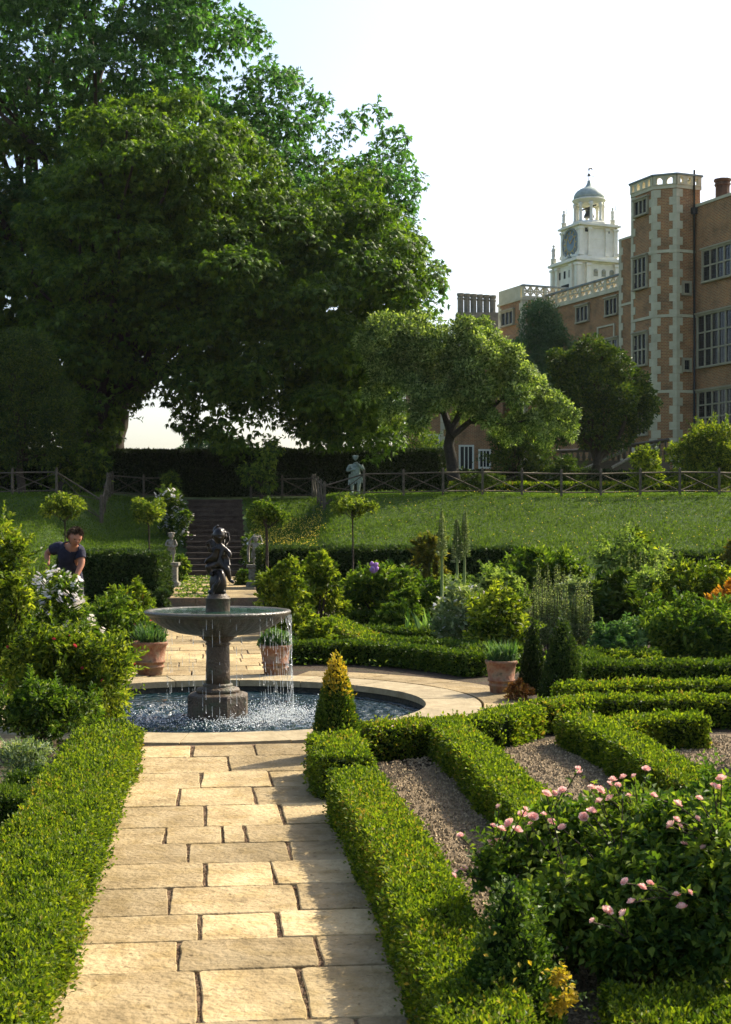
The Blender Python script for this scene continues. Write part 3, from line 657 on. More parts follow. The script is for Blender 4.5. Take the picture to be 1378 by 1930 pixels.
g.build('cherub_figure', m_bronze, root)['label'] = 'dark bronze winged cherub seated on a coiled fish above the bowl'
g = Geo(); g.lathe([(.055, 0), (.07, .03), (.078, .09), (.076, .14), (.064, .19), (.045, .225), (.01, .235)], fz(592,1545), 20, 0, lambda A, k, r: 1+.06*np.cos(A*3+k*.6))
g.tube([fz(500,1500,-.05), fz(560,1380,-.078), fz(620,1300,-.085), fz(600,1180,-.075), fz(520,1130,-.05), fz(480,1200,-.04)], [.03,.026,.022,.018,.014,.008], 8)
for x in (470, 690): g.ball(fz(x, 1500, -.03), (.03,.03,.02), 8, 0, .2)
g.build('fish_body', m_bronze, root)
g = Geo()   # sash and skirt folds falling from the shoulder
for k in range(7):
    f = k/6; g.tube([fz(560+60*f,720,-.045), fz(500+90*f,840,-.06), fz(400+150*f,930,-.05), fz(350+190*f,985-20*f,-.03)], [.012,.017,.018,.006], 6)
for k in range(4): g.tube([fz(680+20*k,830,-.05), fz(720+20*k,900,-.05), fz(745+18*k,1010,-.05)], [.012,.018,.014], 6)
g.build('drapery', m_bronze, root)
g = Geo()   # small wings
for sx, base, tipx in ((-1, (560,640), 365), (1, (680,600), 785)):
    for k in range(5):
        x0, y0 = base; g.tube([fz(x0, y0+k*8, .04), fz((x0+tipx)/2, (560 if sx < 0 else 430)+k*26, .06), fz(tipx+k*sx*-12, (600 if sx < 0 else 560)+k*24, .05)], [.012,.016,.006], 6)
g.tube([fz(690,600,.03), fz(700,400,.03), fz(760,430,.04), fz(790,560,.04)], [.01,.014,.014,.006], 6)
g.build('wing', m_bronze, root)
g = Geo(); g.tube([fz(560,400,.01), fz(570,340,.0), fz(592,290,-.01)], [.035,.028,.008], 8); g.build('fish_spout', m_bronze, root)

# water: pool surface, falling threads, spray
g = Geo(); nr, na = 60, 200; rr_ = np.linspace(.02, RP+.02, nr); A = np.arange(na)/na*2*math.pi
RR, AA = np.meshgrid(rr_, A, indexing='ij'); XX, YY = RR*np.cos(AA), RR*np.sin(AA)
amp = .012*np.exp(-((RR-.7)/.35)**2)+.0035
ZZ = amp*(np.sin(RR*38+2*np.sin(AA*5))*.7+np.sin(XX*31+YY*12)*.5+np.sin(XX*-19+YY*41)*.5)+np.random.randn(nr, na)*amp*.35
k = np.arange(nr-1)[:,None]*na; i = np.arange(na)[None]; j = (i+1) % na
g.add(np.column_stack([XX.ravel(), YY.ravel(), ZZ.ravel()]), np.stack([k+i, k+j, k+na+j, k+na+i], -1).reshape(-1,4), 0, smooth=True)
o = struct(g.build('pool_water', m_water)); o.location = (FX, FY, -.115)
def octs(g, P, r, mat_=0):
    n = len(P); r = np.broadcast_to(np.asarray(r, float), (n,))
    t = np.array([[1,0,0],[-1,0,0],[0,1,0],[0,-1,0],[0,0,1.3],[0,0,-1.3]]); V = P[:,None]+t[None]*r[:,None,None]
    f = np.array([[0,2,4],[2,1,4],[1,3,4],[3,0,4],[2,0,5],[1,2,5],[3,1,5],[0,3,5]]); q = (np.arange(n)[:,None,None]*6+f[None]).reshape(-1,3)
    g.add(V.reshape(-1,3), q, mat_, np.random.rand(len(q)), True)
g = Geo()
for k in range(66):
    a = random.gauss(-.2, .5) if k < 44 else random.uniform(0, 6.283); r = .665+random.random()*.02; h = random.uniform(.85,.97)
    z = .82
    while z > -.1:
        ln = random.uniform(.02, .12); 
        if random.random() < .62: g.tube([(r*math.cos(a), r*math.sin(a), z), (r*math.cos(a)+.002, r*math.sin(a), max(-.1, z-ln))], [.0015, .0010], 4)
        z -= ln+random.uniform(.01, .06); r += .003
o = g.build('falling_water', m_drop); o.location = (FX, FY, 0); tag(o, 'thin threads of water dripping from the rim of the fountain bowl', 'water', kind='stuff')
g = Geo(); n = 4200
a = np.where(np.random.rand(n) < .7, np.random.randn(n)*.6-.45, np.random.rand(n)*6.283); r = .70+np.random.randn(n)*.17
hgt = np.random.exponential(.02, n)*(np.cos(a)*.5+.9); P = np.column_stack([r*np.cos(a), r*np.sin(a), np.clip(hgt, 0, .22)-.11]); ok = (r > .3) & (r < 1.7)
octs(g, P[ok], np.random.uniform(.0015, .006, ok.sum()))
o = g.build('spray', m_drop); o.location = (FX, FY, 0); tag(o, 'white splashing spray where the falling water meets the pool', 'water spray', kind='stuff')

# ------------------------------------------------------------------ pots
def blades(g, n, c, spread, h, mat_=0, wd=.012, lean=.5, z0=0):
    a = np.random.rand(n)*6.283; r = np.sqrt(np.random.rand(n))*spread
    P = np.column_stack([c[0]+r*np.cos(a), c[1]+r*np.sin(a), np.full(n, z0)])
    D = np.column_stack([np.cos(a)*lean*np.random.rand(n), np.sin(a)*lean*np.random.rand(n), np.ones(n)]); leaves(g, P, D, nrm(np.random.randn(n,3)), h*(.5+.5*np.random.rand(n)), wd, mat_, droop=.05)
def pot(px, pyb, wpx, hpx, plab, label, kind):
    X, Y = gp(px, pyb); r = wpx/F*Y/2; h = hpx/F*Y
    root = empty('terracotta_pot', (X, Y, 0), label, 'plant pot', 'terracotta pots round the pool')
    g = Geo(); g.lathe([(r*.66,0),(r*.68,h*.02),(r*.72,h*.2),(r*.79,h*.22),(r*.79,h*.27),(r*.73,h*.28),(r*.76,h*.36),(r*.84,h*.37),(r*.84,h*.42),(r*.78,h*.43),(r*.9,h*.86),(r*.97,h*.9),(r*1.0,h*.95),(r*.99,h*1.0),(r*.9,h*1.0),(r*.86,h*.9),(r*.1,h*.88)], n=32)
    g.build('pot', m_terra, root)
    g = Geo(); g.lathe([(r*.88,0),(r*.5,.01),(.01,.012)], (0,0,h*.9), 20); g.build('soil', m_soil, root)
    g = Geo()
    if kind == 0:
        clump_leaves(g, [(0,0,h+.03),(-.06,.02,h+.01),(.08,0,h+.03)], [.09,.07,.08], .035, .014, 2.5, .6, .6, .8); blades(g, 130, (0,0), r*.7, .26, 0, .014, .7, h)
    else: clump_leaves(g, [(0,0,h+.05),(-.1,.02,h+.02),(.1,0,h+.03)], [.12,.08,.09], .035, .02, 2.5, .6, .5, .7); blades(g, 120, (0,0), r*.7, .2, 0, .014, .7, h)
    g.build('plant', G_BLUE if kind != 2 else G_GREY, root); tag(root)
pot(283, 1271, 68, 62, '', 'terracotta pot of grassy blue-green leaves on the paving left of the fountain', 0)
pot(519, 1271, 62, 56, '', 'terracotta pot behind the falling water right of the fountain column', 1)
pot(945, 1306, 62, 62, '', 'banded terracotta pot of spiky leaves beside the dark cones', 0)

# ------------------------------------------------------------------ man bending behind the white flowers
MY = 18.0; MP = MY/F
def mj(zx, zy, dy, r): return (wx(60+zx/9.84, MY), MY+dy, wz(980+zy/9.84, MY), r)
mx, mz = wx(60+70, MY), 0.0
MX0 = wx(60+700/9.84, MY)
root = empty('person', (MX0, MY, 0), 'man in a dark navy t-shirt bending forward behind the white flowers with a long-handled tool', 'person')
def rel(J): return {k: (v[0]-MX0, v[1]-MY, v[2], v[3]) for k, v in J.items()}
B = rel({'pel': mj(690,1170,.12,.125), 'che': mj(718,800,-.06,.13), 'up': mj(778,575,-.19,.10), 'nek': mj(830,480,-.25,.06), 'hd': mj(870,400,-.29,.06),
 'rs': mj(520,505,-.14,.062), 're': mj(300,610,-.06,.043), 'rw': mj(345,850,-.16,.029),
 'ls': mj(950,570,-.2,.062), 'le': mj(1000,800,-.24,.045), 'lw': mj(915,1060,-.36,.029),
 'rh': mj(600,1180,.12,.09), 'rk': mj(570,1800,.04,.062), 'ra': mj(590,2380,.14,.042), 'rf': mj(575,2440,-.04,.035),
 'lh': mj(800,1180,.12,.09), 'lk': mj(840,1800,.02,.062), 'la': mj(830,2380,.12,.042), 'lf': mj(845,2440,-.06,.035)})
for k_ in ('ra','la'): B[k_] = (B[k_][0], B[k_][1], .09, .042)
for k_ in ('rf','lf'): B[k_] = (B[k_][0], B[k_][1], .035, .035)
E = [('pel','che'),('che','up'),('up','nek'),('nek','hd'),('up','rs'),('rs','re'),('re','rw'),('up','ls'),('ls','le'),('le','lw'),('pel','rh'),('rh','rk'),('rk','ra'),('ra','rf'),('pel','lh'),('lh','lk'),('lk','la'),('la','lf')]
V_, F_ = skin_arrays(B, E, 'pel', 3); BV, BF, E_BODY = V_.copy(), F_, list(E); g = Geo(); g.add(V_, F_, 0, .5, True)
hc = mj(905,320,-.33,0)[:3]; hc = (hc[0]-MX0, hc[1]-MY, hc[2])
hg, pl = head_arrays(hc, .22, .5, .42, .12); o_ = g.n
for v in hg.V: g.V.append(v)
for f, mm, r, s_ in zip(hg.F, hg.M, hg.R, hg.S): g.F.append(f+o_); g.M.append(mm); g.R.append(r); g.S.append(s_)
g.n += sum(len(v) for v in hg.V)
hand(g, B['lw'][:3], (-.15,-.45,-.8), -1, .18, .7, 0, (-1,0,.2)); hand(g, B['rw'][:3], (.3,-.1,-.7), 1, .18, .6, 0, (1,0,0))
m_skin = noisemat('skin', [(.36,.15,.09),(.44,.2,.12)], 12, .55, .05)
lp = Geo(); lp.ball((0,0,0), 1, 10); g.add(pl(lp.V[0]*[.1,.03,.022]+[0,-.4,-.235]), [tuple(r) for f in lp.F for r in f], 2, .5, True)
g.build('body', [m_skin, mat('eye_dark', (.02,.015,.01), .2), mat('lips', (.3,.09,.07), .5)], root)
def garment(name, bones, off, m, cuff=0.0):
    """cloth that follows the body surface: the faces near the chosen bones, pushed out along their normals"""
    keys = [(a, b) for a, b in E_BODY]; A_ = np.array([B[a][:3] for a, b in keys]); D_ = np.array([B[b][:3] for a, b in keys])-A_
    rel_ = BV[:,None]-A_[None]; t = np.clip((rel_*D_[None]).sum(-1)/(D_*D_).sum(-1)[None], 0, 1); dist = np.linalg.norm(rel_-t[...,None]*D_[None], axis=-1); n = dist.argmin(1); tt = t[np.arange(len(BV)), n]
    lim = np.array([bones.get(k, (9,-9)) for k in keys]); ok = (tt >= lim[n,0]) & (tt <= lim[n,1])
    dm = dist.min(1); arm = np.isin(n, [keys.index(('re','rw')), keys.index(('le','lw'))]); arm = (arm & (dm > .055)) | (np.isin(n, [keys.index(('rs','re')), keys.index(('ls','le'))]) & (dm > .075))
    if name == 't_shirt': ok = (ok | arm) & (BV[:,2] > B['pel'][2]-.13)
    else: ok = (ok | arm) & (BV[:,2] < B['pel'][2]+.02)
    N = np.zeros_like(BV)
    for f in BF: c = np.cross(BV[f[1]]-BV[f[0]], BV[f[2]]-BV[f[0]]); N[list(f)] += c
    cp = A_[n]+D_[n]*tt[:,None]; rad = nrm(BV-cp); N = nrm(N); N = np.where(((N*rad).sum(1) > .3)[:,None], N, rad); W_ = BV+N*(off+.006*vnoise(BV, 22, 2)[:,None]); fs = [f for f in BF if sum(ok[i] for i in f) >= 3]
    g = Geo(); g.add(W_, fs, 0, .5, True); o = g.build(name, m, root); md = o.modifiers.new('thick', 'SOLIDIFY'); md.thickness = .006; md.offset = 1; return o
m_shirt = noisemat('navy_cotton', [(.014,.014,.028),(.032,.032,.055)], 14, .9, .4, 18)
garment('t_shirt', {('pel','che'):(0,1), ('che','up'):(0,1), ('up','nek'):(0,.8), ('up','rs'):(0,1), ('up','ls'):(0,1), ('rs','re'):(0,.5), ('ls','le'):(0,.62), ('pel','rh'):(0,1), ('pel','lh'):(0,1)}, .016, m_shirt)
garment('trousers', {('pel','che'):(0,.3), ('pel','rh'):(0,1), ('rh','rk'):(0,1), ('rk','ra'):(0,.95), ('pel','lh'):(0,1), ('lh','lk'):(0,1), ('lk','la'):(0,.95)}, .012, noisemat('dark_trousers', [(.03,.03,.035),(.05,.05,.055)], 10, .9, .2))
for k_ in ('r','l'):
    g = Geo(); a, b = B[k_+'a'], B[k_+'f']; g.ball((b[0], b[1]+.03, .04), (.05,.12,.045), 12); g.ball((a[0], a[1], .06), (.048,.055,.06), 10); g.build('boot', mat('boot_leather', (.03,.02,.014), .6), root)
g = Geo(); n = 2200; d = nrm(np.random.randn(n*2,3)); d = d[(d[:,2] > -.15+.75*(d[:,1] < .0)+.2*(np.abs(d[:,0]) < .3)*(d[:,1] < 0))][:n]
hp = pl(d*[.385,.46,.53]+[0,.02,.02])
hs = Geo(); hs.ball((0,0,0), 1, 16); hv = hs.V[0]*[.385,.455,.53]+[0,.03,.03]; keep_ = hv[:,2] > -.6
hv2 = hv.copy(); low_ = (hv[:,2] < .34) & (hv[:,1] < .0); hv2[low_] = hv[low_]*[.8,.6,.8]; 
g.add(pl(hv2), [tuple(r) for f in hs.F for r in f], 0, .5, True)
c_ = np.array(hc); leaves(g, hp, nrm(hp-c_)*.45+[0,0,-.55]+np.random.randn(len(hp),3)*.35, nrm(hp-c_)+np.random.randn(len(hp),3)*.3, .033, .016, 0)
g.build('hair', noisemat('brown_hair', [(.06,.035,.02),(.14,.09,.05)], 30, .6, .2), root)
lh_ = np.array([B['lw'][0]+MX0, B['lw'][1]+MY-.04, B['lw'][2]-.09])
en = np.array([*gp(212, 1147, .25), .25]); en[1] = MY-1.4; en[0] = wx(206, en[1]); g = Geo(); dd = en-lh_; st = lh_-dd*.25
g.tube([(0,0,0), tuple(en-st)], [.013,.013], 8); o = g.build('garden_tool', noisemat('ash_handle', [(.35,.25,.13),(.45,.34,.2)], 10, .6, .1)); o.location = st
tag(o, 'pale wooden long handle of a garden tool held by the bending man', 'garden tool')

# ------------------------------------------------------------------ stone figures
def standing(name, label, px, Y, yh, yf, mt, pose, group=None):
    """stone figure, yh head top and yf feet in photo rows"""
    z0 = wz(yf, Y); H = wz(yh, Y)-z0; root = empty(name, (wx(px, Y), Y, z0), label, 'statue', group)
    child = pose != 'adult'; s = H
    hs_ = .24 if child else .14
    J = {'pel': (0,0,.47*s,.085*s), 'bel': (.005*s,-.01*s,.56*s,.085*s), 'che': (0,0,.68*s,.088*s), 'nek': (0,0,.77*s,.04*s), 'hd': (0,-.01*s,.82*s,.045*s),
     'ls': (-.12*s,0,.72*s,.045*s), 'rs': (.12*s,0,.72*s,.045*s)}
    if pose == 'adult':
        J.update({'le': (-.17*s,-.03*s,.58*s,.036*s), 'lw': (-.03*s,-.1*s,.62*s,.026*s), 're': (.17*s,-.03*s,.6*s,.036*s), 'rw': (.05*s,-.09*s,.78*s,.026*s)})
    elif pose == 'fold': J.update({'le': (-.19*s,-.04*s,.58*s,.036*s), 'lw': (-.05*s,-.11*s,.55*s,.026*s), 're': (.19*s,-.04*s,.58*s,.036*s), 'rw': (.05*s,-.11*s,.5*s,.026*s)})
    else: J.update({'le': (-.22*s,-.02*s,.66*s,.036*s), 'lw': (-.2*s,-.04*s,.86*s,.026*s), 're': (.2*s,-.03*s,.6*s,.036*s), 'rw': (.06*s,-.1*s,.52*s,.026*s)})
    for sx, nm in ((-1,'L'), (1,'R')):
        J.update({nm+'h': (sx*.065*s,0,.43*s,.066*s), nm+'k': (sx*.07*s,-.02*s,.25*s,.046*s), nm+'a': (sx*.06*s,.01*s,.05*s,.028*s), nm+'f': (sx*.07*s,-.06*s,.02*s,.022*s)})
    E = [('pel','bel'),('bel','che'),('che','nek'),('nek','hd'),('che','ls'),('ls','le'),('le','lw'),('che','rs'),('rs','re'),('re','rw')]
    for nm in 'LR': E += [('pel',nm+'h'),(nm+'h',nm+'k'),(nm+'k',nm+'a'),(nm+'a',nm+'f')]
    V_, F_ = skin_arrays(J, E, 'pel'); g = Geo(); g.add(V_, F_, 0, .5, True)
    hg, pl = head_arrays((0,-.015*s,(1-hs_/2)*s), hs_*s, .2, .15); o_ = g.n
    for v in hg.V: g.V.append(v)
    for f, r, s_ in zip(hg.F, hg.R, hg.S): g.F.append(f+o_); g.M.append(np.zeros(len(f), int)); g.R.append(r); g.S.append(s_)
    g.n += sum(len(v) for v in hg.V)
    hand(g, J['lw'][:3], (.4,-.3,-.2), 1, .09*s, .6); hand(g, J['rw'][:3], (-.4,-.2,.2), -1, .09*s, .6)
    for k in range(14): a = k*2.4; g.ball((hs_*s*.36*math.cos(a), hs_*s*.4*math.sin(a)*.9+.01, (1-hs_*.18+.0*k)*s), hs_*s*.16, 6, 0, .3)
    g.build('figure', mt, root)
    g = Geo()
    for k in range(9):
        f = k/8; x0 = (-.11+.22*f)*s
        g.tube([(x0,-.06*s,.5*s), (x0*1.1,-.09*s,.38*s), (x0*1.25,-.06*s,.22*s+.03*s*(k % 3))], [.02*s,.028*s,.01*s], 6)
    g.build('drapery', mt, root)
    return root, s
def pedestal(label, px, Y, y0, y1, wpx, mt, group=None):
    z0 = wz(y1, Y); h = wz(y0, Y)-z0; w_ = wpx/F*Y; root = empty('pedestal', (wx(px, Y), Y, z0), label, 'pedestal', group)
    g = Geo(); g.box((0,0,h*.09), (w_*1.15,w_*1.15,h*.18)); g.box((0,0,h*.215), (w_*1.0,w_*1.0,h*.07), taper=.85); g.build('base', mt, root)
    g = Geo(); g.box((0,0,h*.54), (w_*.82,w_*.82,h*.58)); g.box((0,-w_*.41,h*.54), (w_*.55,.02,h*.42)); g.build('die', mt, root)
    g = Geo(); g.box((0,0,h*.86), (w_*.9,w_*.9,h*.06), taper=1.1); g.box((0,0,h*.94), (w_*1.1,w_*1.1,h*.12)); g.build('cap', mt, root)
pedestal('pale stone pedestal at the left foot of the garden steps', 324, 34, 1060, 1106, 26, m_statue, 'pedestals flanking the steps')
standing('cherub_statue', 'pale stone child statue with folded arms left of the garden steps', 323, 34, 1003, 1061, m_statue, 'fold', 'child statues flanking the steps')
pedestal('pale stone pedestal half hidden by leaves at the right foot of the garden steps', 481, 34, 1064, 1106, 28, m_statue, 'pedestals flanking the steps')
r_, s_ = standing('cherub_statue', 'stone child statue draped under a hood of cloth right of the garden steps', 482, 34, 1010, 1065, m_statue, 'raise', 'child statues flanking the steps')
g = Geo()
for k in range(6): d_ = k*.012; g.tube([(-.24*s_,.05+d_,.1*s_), (-.27*s_,.05+d_,.5*s_), (-.2*s_,.04+d_,.85*s_), (-.03*s_,.02+d_,1.04*s_), (.14*s_,.04+d_,1.0*s_), (.22*s_,.05+d_,.8*s_)], [.02,.035,.03,.03,.025,.012], 6)
g.build('hood_cloth', m_statue, r_)
standing('standing_statue', 'tall weathered grey-green statue standing on the terrace behind the fence', 670, 50, 858, 930, m_verd, 'adult')[0].scale = (1.3, 1.25, 1)
pedestal('low stone block under the tall grey-green statue', 670, 50, 929, 938, 26, m_verd)
# ------------------------------------------------------------------ trellis fences
def fence(label, p0, p1, nb, group='oak trellis fences along the terrace', h=.84):
    p0, p1 = np.array(p0, float), np.array(p1, float); d = p1-p0; ln = np.linalg.norm(d); ang = math.atan2(d[1], d[0]); z0 = float(ter(*((p0+p1)/2)))
    root = empty('trellis_fence', (p0[0], p0[1], 0), label, 'fence', group); zs = []
    for k in range(nb+1):
        q = d*k/nb; z = float(ter(p0[0]+q[0], p0[1]+q[1])); zs.append(z); g = Geo(); g.box((q[0],q[1],z+h/2-.1), (.075,.075,h+.24), ang); g.box((q[0],q[1],z+h+.035), (.1,.1,.03), ang, taper=.6); g.ball((q[0],q[1],z+h+.07), .035, 8)
        g.build('post', m_fence, root)
    for zz, nm in ((h*.93, 'top_rail'), (h*.2, 'bottom_rail')):
        g = Geo()
        for k in range(nb):
            a, b = d*k/nb, d*(k+1)/nb; g.tube([(*a, zs[k]+zz), (*b, zs[k+1]+zz)], .026 if nm == 'top_rail' else .02, 4)
        g.build(nm, m_fence, root)
    for k in range(nb):
        a, b = d*k/nb, d*(k+1)/nb; g = Geo(); e = np.array([-d[1], d[0]])/ln*.02
        g.tube([(*(a+e), zs[k]+h*.2), (*(b+e), zs[k+1]+h*.92)], .015, 4); g.tube([(*(a-e), zs[k]+h*.92), (*(b-e), zs[k+1]+h*.2)], .015, 4)
        g.build('cross_brace', m_fence, root)
FYY = 47.0
fence('long front trellis fence of crossed bars on the terrace edge right of the steps', (wx(612,FYY),FYY), (wx(1430,FYY),FYY), 11)
fence('front trellis fence at the left edge of the terrace under the big tree', (wx(-60,FYY),FYY), (wx(190,FYY),FYY), 3)
fence('short trellis fence running back from the corner post right of the steps', (wx(612,FYY)-.03,FYY+.1), (wx(592,52.4)-.05,52.3), 4)
fence('short trellis fence running back from the corner left of the steps', (wx(190,FYY)+.03,FYY+.1), (wx(210,52.4)+.05,52.3), 4)
fence('rear trellis fence behind the bank just right of the steps opening', (wx(473,52.4),52.4), (wx(591,52.4),52.4), 2)
fence('rear trellis fence behind the bank just left of the steps opening', (wx(212,52.4),52.4), (wx(330,52.4),52.4), 2)

# ------------------------------------------------------------------ brick house in its own frame: a recedes along the facade, b sticks out of it
U = np.array([-.3903,.9207]); Nn = np.array([-.9207,-.3903]); P0 = np.array([18.54,80.0]); HR = math.atan2(U[1], U[0]); HB = 2.6
def h_on_b(px, b):        # distance a along the facade seen at px on plane b
    r = (px-CX)/F; o = P0+Nn*b; return (o[0]-r*o[1])/(r*U[1]-U[0])
def h_on_a(px, a):
    r = (px-CX)/F; o = P0+U*a; return (o[0]-r*o[1])/(r*Nn[1]-Nn[0])
def hY(a, b): return P0[1]+U[1]*a+Nn[1]*b
def hz(py, a, b): return wz(py, hY(a, b))-HB
house = empty('brick_house', (P0[0], P0[1], HB), 'large red brick country house with stone quoins, mullioned windows and a polygonal corner tower', 'house', None, HR)
def wallpart(name, poly, z0, z1, m, label=None):
    g = Geo(); g.prism(poly, z0, z1); o = g.build(name, m, house)
    if label: o['label'] = label
    return o
def window(a0, a1, b0, b1, z0, z1, cols, rows, label=None, fr=.11, base=None, hood=True):
    """window between plan points (a0,b0) and (a1,b1) with its outward side to the left of that direction"""
    p, q = np.array([a0,b0]), np.array([a1,b1]); d = q-p; ln = np.linalg.norm(d); d /= ln; n = np.array([-d[1], d[0]]); ang = math.atan2(d[1], d[0]); c = (p+q)/2
    g = Geo(); H = z1-z0
    def bar(s0, s1, y0, y1, dep): cc = p+d*(s0+s1)/2+n*(dep/2-.02); g.box((*cc, (y0+y1)/2), (s1-s0, dep, y1-y0), ang)
    bar(-fr, 0, z0-fr, z1+fr, .16); bar(ln, ln+fr, z0-fr, z1+fr, .16); bar(0, ln, z1, z1+fr, .162); bar(-fr*.8, ln+fr*.8, z0-fr, z0, .22)
    if hood: bar(-fr-.06, ln+fr+.06, z1+fr, z1+fr+.09, .24)
    mw = .085
    for k in range(1, cols): x = ln*k/cols; bar(x-mw/2, x+mw/2, z0, z1, .13)
    for k in range(1, rows): y = z0+H*k/rows; bar(0, ln, y-mw/2, y+mw/2, .125)
    f = g.build('window', m_frame, house)
    if label: f['label'] = label
    g = Geo(); cc = c+n*.02; g.box((*cc, (z0+z1)/2), (ln, .03, H), ang); g.build('pane', m_glass, f)
    g = Geo()
    for k in range(cols):
        for m_ in range(1, 4): x = ln*(k+.5)/cols
        cc = p+d*x+n*.045; g.box((*cc, (z0+z1)/2), (.018, .012, H), ang)
    y = z0+.25
    while y < z1-.1: cc = c+n*.045; g.box((*cc, y), (ln, .01, .016), ang); y += .3
    g.build('glazing_bar', m_iron, f)
TP = [(0,-.35),(0,1.25),(.9,2.15),(3.1,2.15),(4.0,1.25),(4.0,-.35)]   # tower plan
ctr = lambda P, off: [tuple(np.array(p)+np.array(o_)*off) for p, o_ in zip(P, [(-1,-1),(-1,.42),(-.42,1),(.42,1),(1,.42),(1,-1)])]
YB = hY(0, 1.25)
ztop = wz(326, YB)-HB; zpar = wz(352, YB)-HB; s1, s2, s3 = wz(472,YB)-HB, wz(594,YB)-HB, wz(737,YB)-HB
wallpart('wall', TP, -1, zpar, m_brick, 'polygonal brick corner tower')
def ring(name, zs, off, th, m=m_stonew): wallpart(name, ctr(TP, off), zs-th/2, zs+th/2, m)
for z_ in (s1, s2, s3): ring('string_course', z_, .05, .16)
ring('parapet_band', zpar+.05, .06, .2)
# pierced parapet: band, arches, coping
g = Geo(); nsub = {0:3, 1:2, 2:4, 3:2, 4:3, 5:3}; hp_ = ztop-zpar
for k in range(6):
    a, b = np.array(TP[k]), np.array(TP[(k+1) % 6]); d = b-a; ln = np.linalg.norm(d); d /= ln; ang = math.atan2(d[1], d[0]); m_ = nsub[k]; wv = ln/m_
    def blk(s0, s1_, y0, y1): cc = a+d*(s0+s1_)/2; g.box((*cc, (y0+y1)/2), (s1_-s0, .2, y1-y0), ang)
    blk(0, ln, zpar+.15, zpar+.2); blk(0, ln, ztop-.2, ztop-.1)
    for j in range(m_+1): blk(max(0, j*wv-.13*(1 if 0 < j < m_ else 1.6)), min(ln, j*wv+.13*(1 if 0 < j < m_ else 1.6)), zpar+.2, ztop-.2)
    for j in range(m_):
        for t in range(6):   # arch spandrels as small blocks following the curve
            f0, f1 = t/6, (t+1)/6; x0 = j*wv+.13+(wv-.26)*f0; x1 = j*wv+.13+(wv-.26)*f1; u_ = (f0+f1)-1; y = ztop-.2-(1-math.sqrt(max(0,1-u_*u_)))*.22
            if y < ztop-.205: blk(x0, x1, y, ztop-.198)
g.build('parapet', m_stonew, house)
wallpart('coping', ctr(TP, .1), ztop-.1, ztop, m_lead) if False else None
g = Geo()
for k in range(6):
    a, b = np.array(TP[k]), np.array(TP[(k+1) % 6]); d = b-a; ln = np.linalg.norm(d); ang = math.atan2(d[1], d[0]); g.box((*((a+b)/2), ztop-.05), (ln+.16, .34, .1-.006*k), ang)
g.build('coping', m_lead, house)
# quoins
def quoins(v, e1, e2, z0, z1, long=.40, short=.20, hh=.45):
    v = np.array(v, float); g = Geo(); k = 0; z = z0
    e1, e2 = np.array(e1, float), np.array(e2, float); e1 /= np.linalg.norm(e1); e2 /= np.linalg.norm(e2)
    o_ = -(e1+e2); o_ = o_/max(np.linalg.norm(o_), .2)*.035
    while z < z1-.1:
        l1, l2 = (long, short) if k % 2 else (short, long); h1 = min(hh*.98, z1-z)
        n1 = np.array([-e1[1], e1[0]]); n1 = n1 if n1@(-e2) > 0 else -n1; n2 = np.array([-e2[1], e2[0]]); n2 = n2 if n2@(-e1) > 0 else -n2
        P = [v+o_*1.2, v+e1*l1+n1*.035, v+e1*l1-n1*.1, v-o_*3, v+e2*l2-n2*.1, v+e2*l2+n2*.035]
        cr = sum(P[i][0]*P[(i+1) % 6][1]-P[(i+1) % 6][0]*P[i][1] for i in range(6)); P = P if cr > 0 else P[::-1]
        g.prism(P, z, z+h1); z += hh; k += 1
    o = g.build('quoins', m_stonew, house); return o
for i in range(6):
    if i in (1,2,3,4): v = np.array(TP[i]); quoins(v, np.array(TP[(i-1) % 6])-v, np.array(TP[(i+1) % 6])-v, -1, zpar)
m_frame = noisemat('window_stone', [(.30,.26,.17),(.42,.37,.25)], 2, .8, .2)
# tower windows (outer side left of direction: face A runs a decreasing)
def win_b(pxl, pxr, pyt, pyb, b, cols, rows, **k):
    al, ar = h_on_b(pxl, b), h_on_b(pxr, b); z1 = hz(pyt, al, b); z0 = hz(pyb, al, b); window(max(al,ar), min(al,ar), b, b, z0, z1, cols, rows, **k)
def flip(a0,a1,b0,b1): return a1,a0,b1,b0
_w = window
def window(a0, a1, b0, b1, z0, z1, cols, rows, **k):
    # keep the outward normal pointing towards the camera side
    d = np.array([a1-a0, b1-b0]); n = np.array([-d[1], d[0]]); wn = U*n[0]+Nn*n[1]; c = P0+U*(a0+a1)/2+Nn*(b0+b1)/2
    if wn@(-c) < 0: a0, a1, b0, b1 = a1, a0, b1, b0
    _w(a0, a1, b0, b1, z0, z1, cols, rows, **k)
win_b(1199, 1221, 383, 408, 2.15, 3, 1); win_b(1197, 1220, 491, 546, 2.15, 3, 2); win_b(1197, 1220, 634, 690, 2.15, 3, 2); win_b(1197, 1220, 770, 820, 2.15, 3, 2)
for yt, yb in ((534,553),(679,697)):
    b0, b1 = h_on_a(1288, 0), h_on_a(1298, 0); window(0, 0, b0, b1, hz(yb, 0, .7), hz(yt, 0, .7), 1, 1, fr=.13, hood=False)
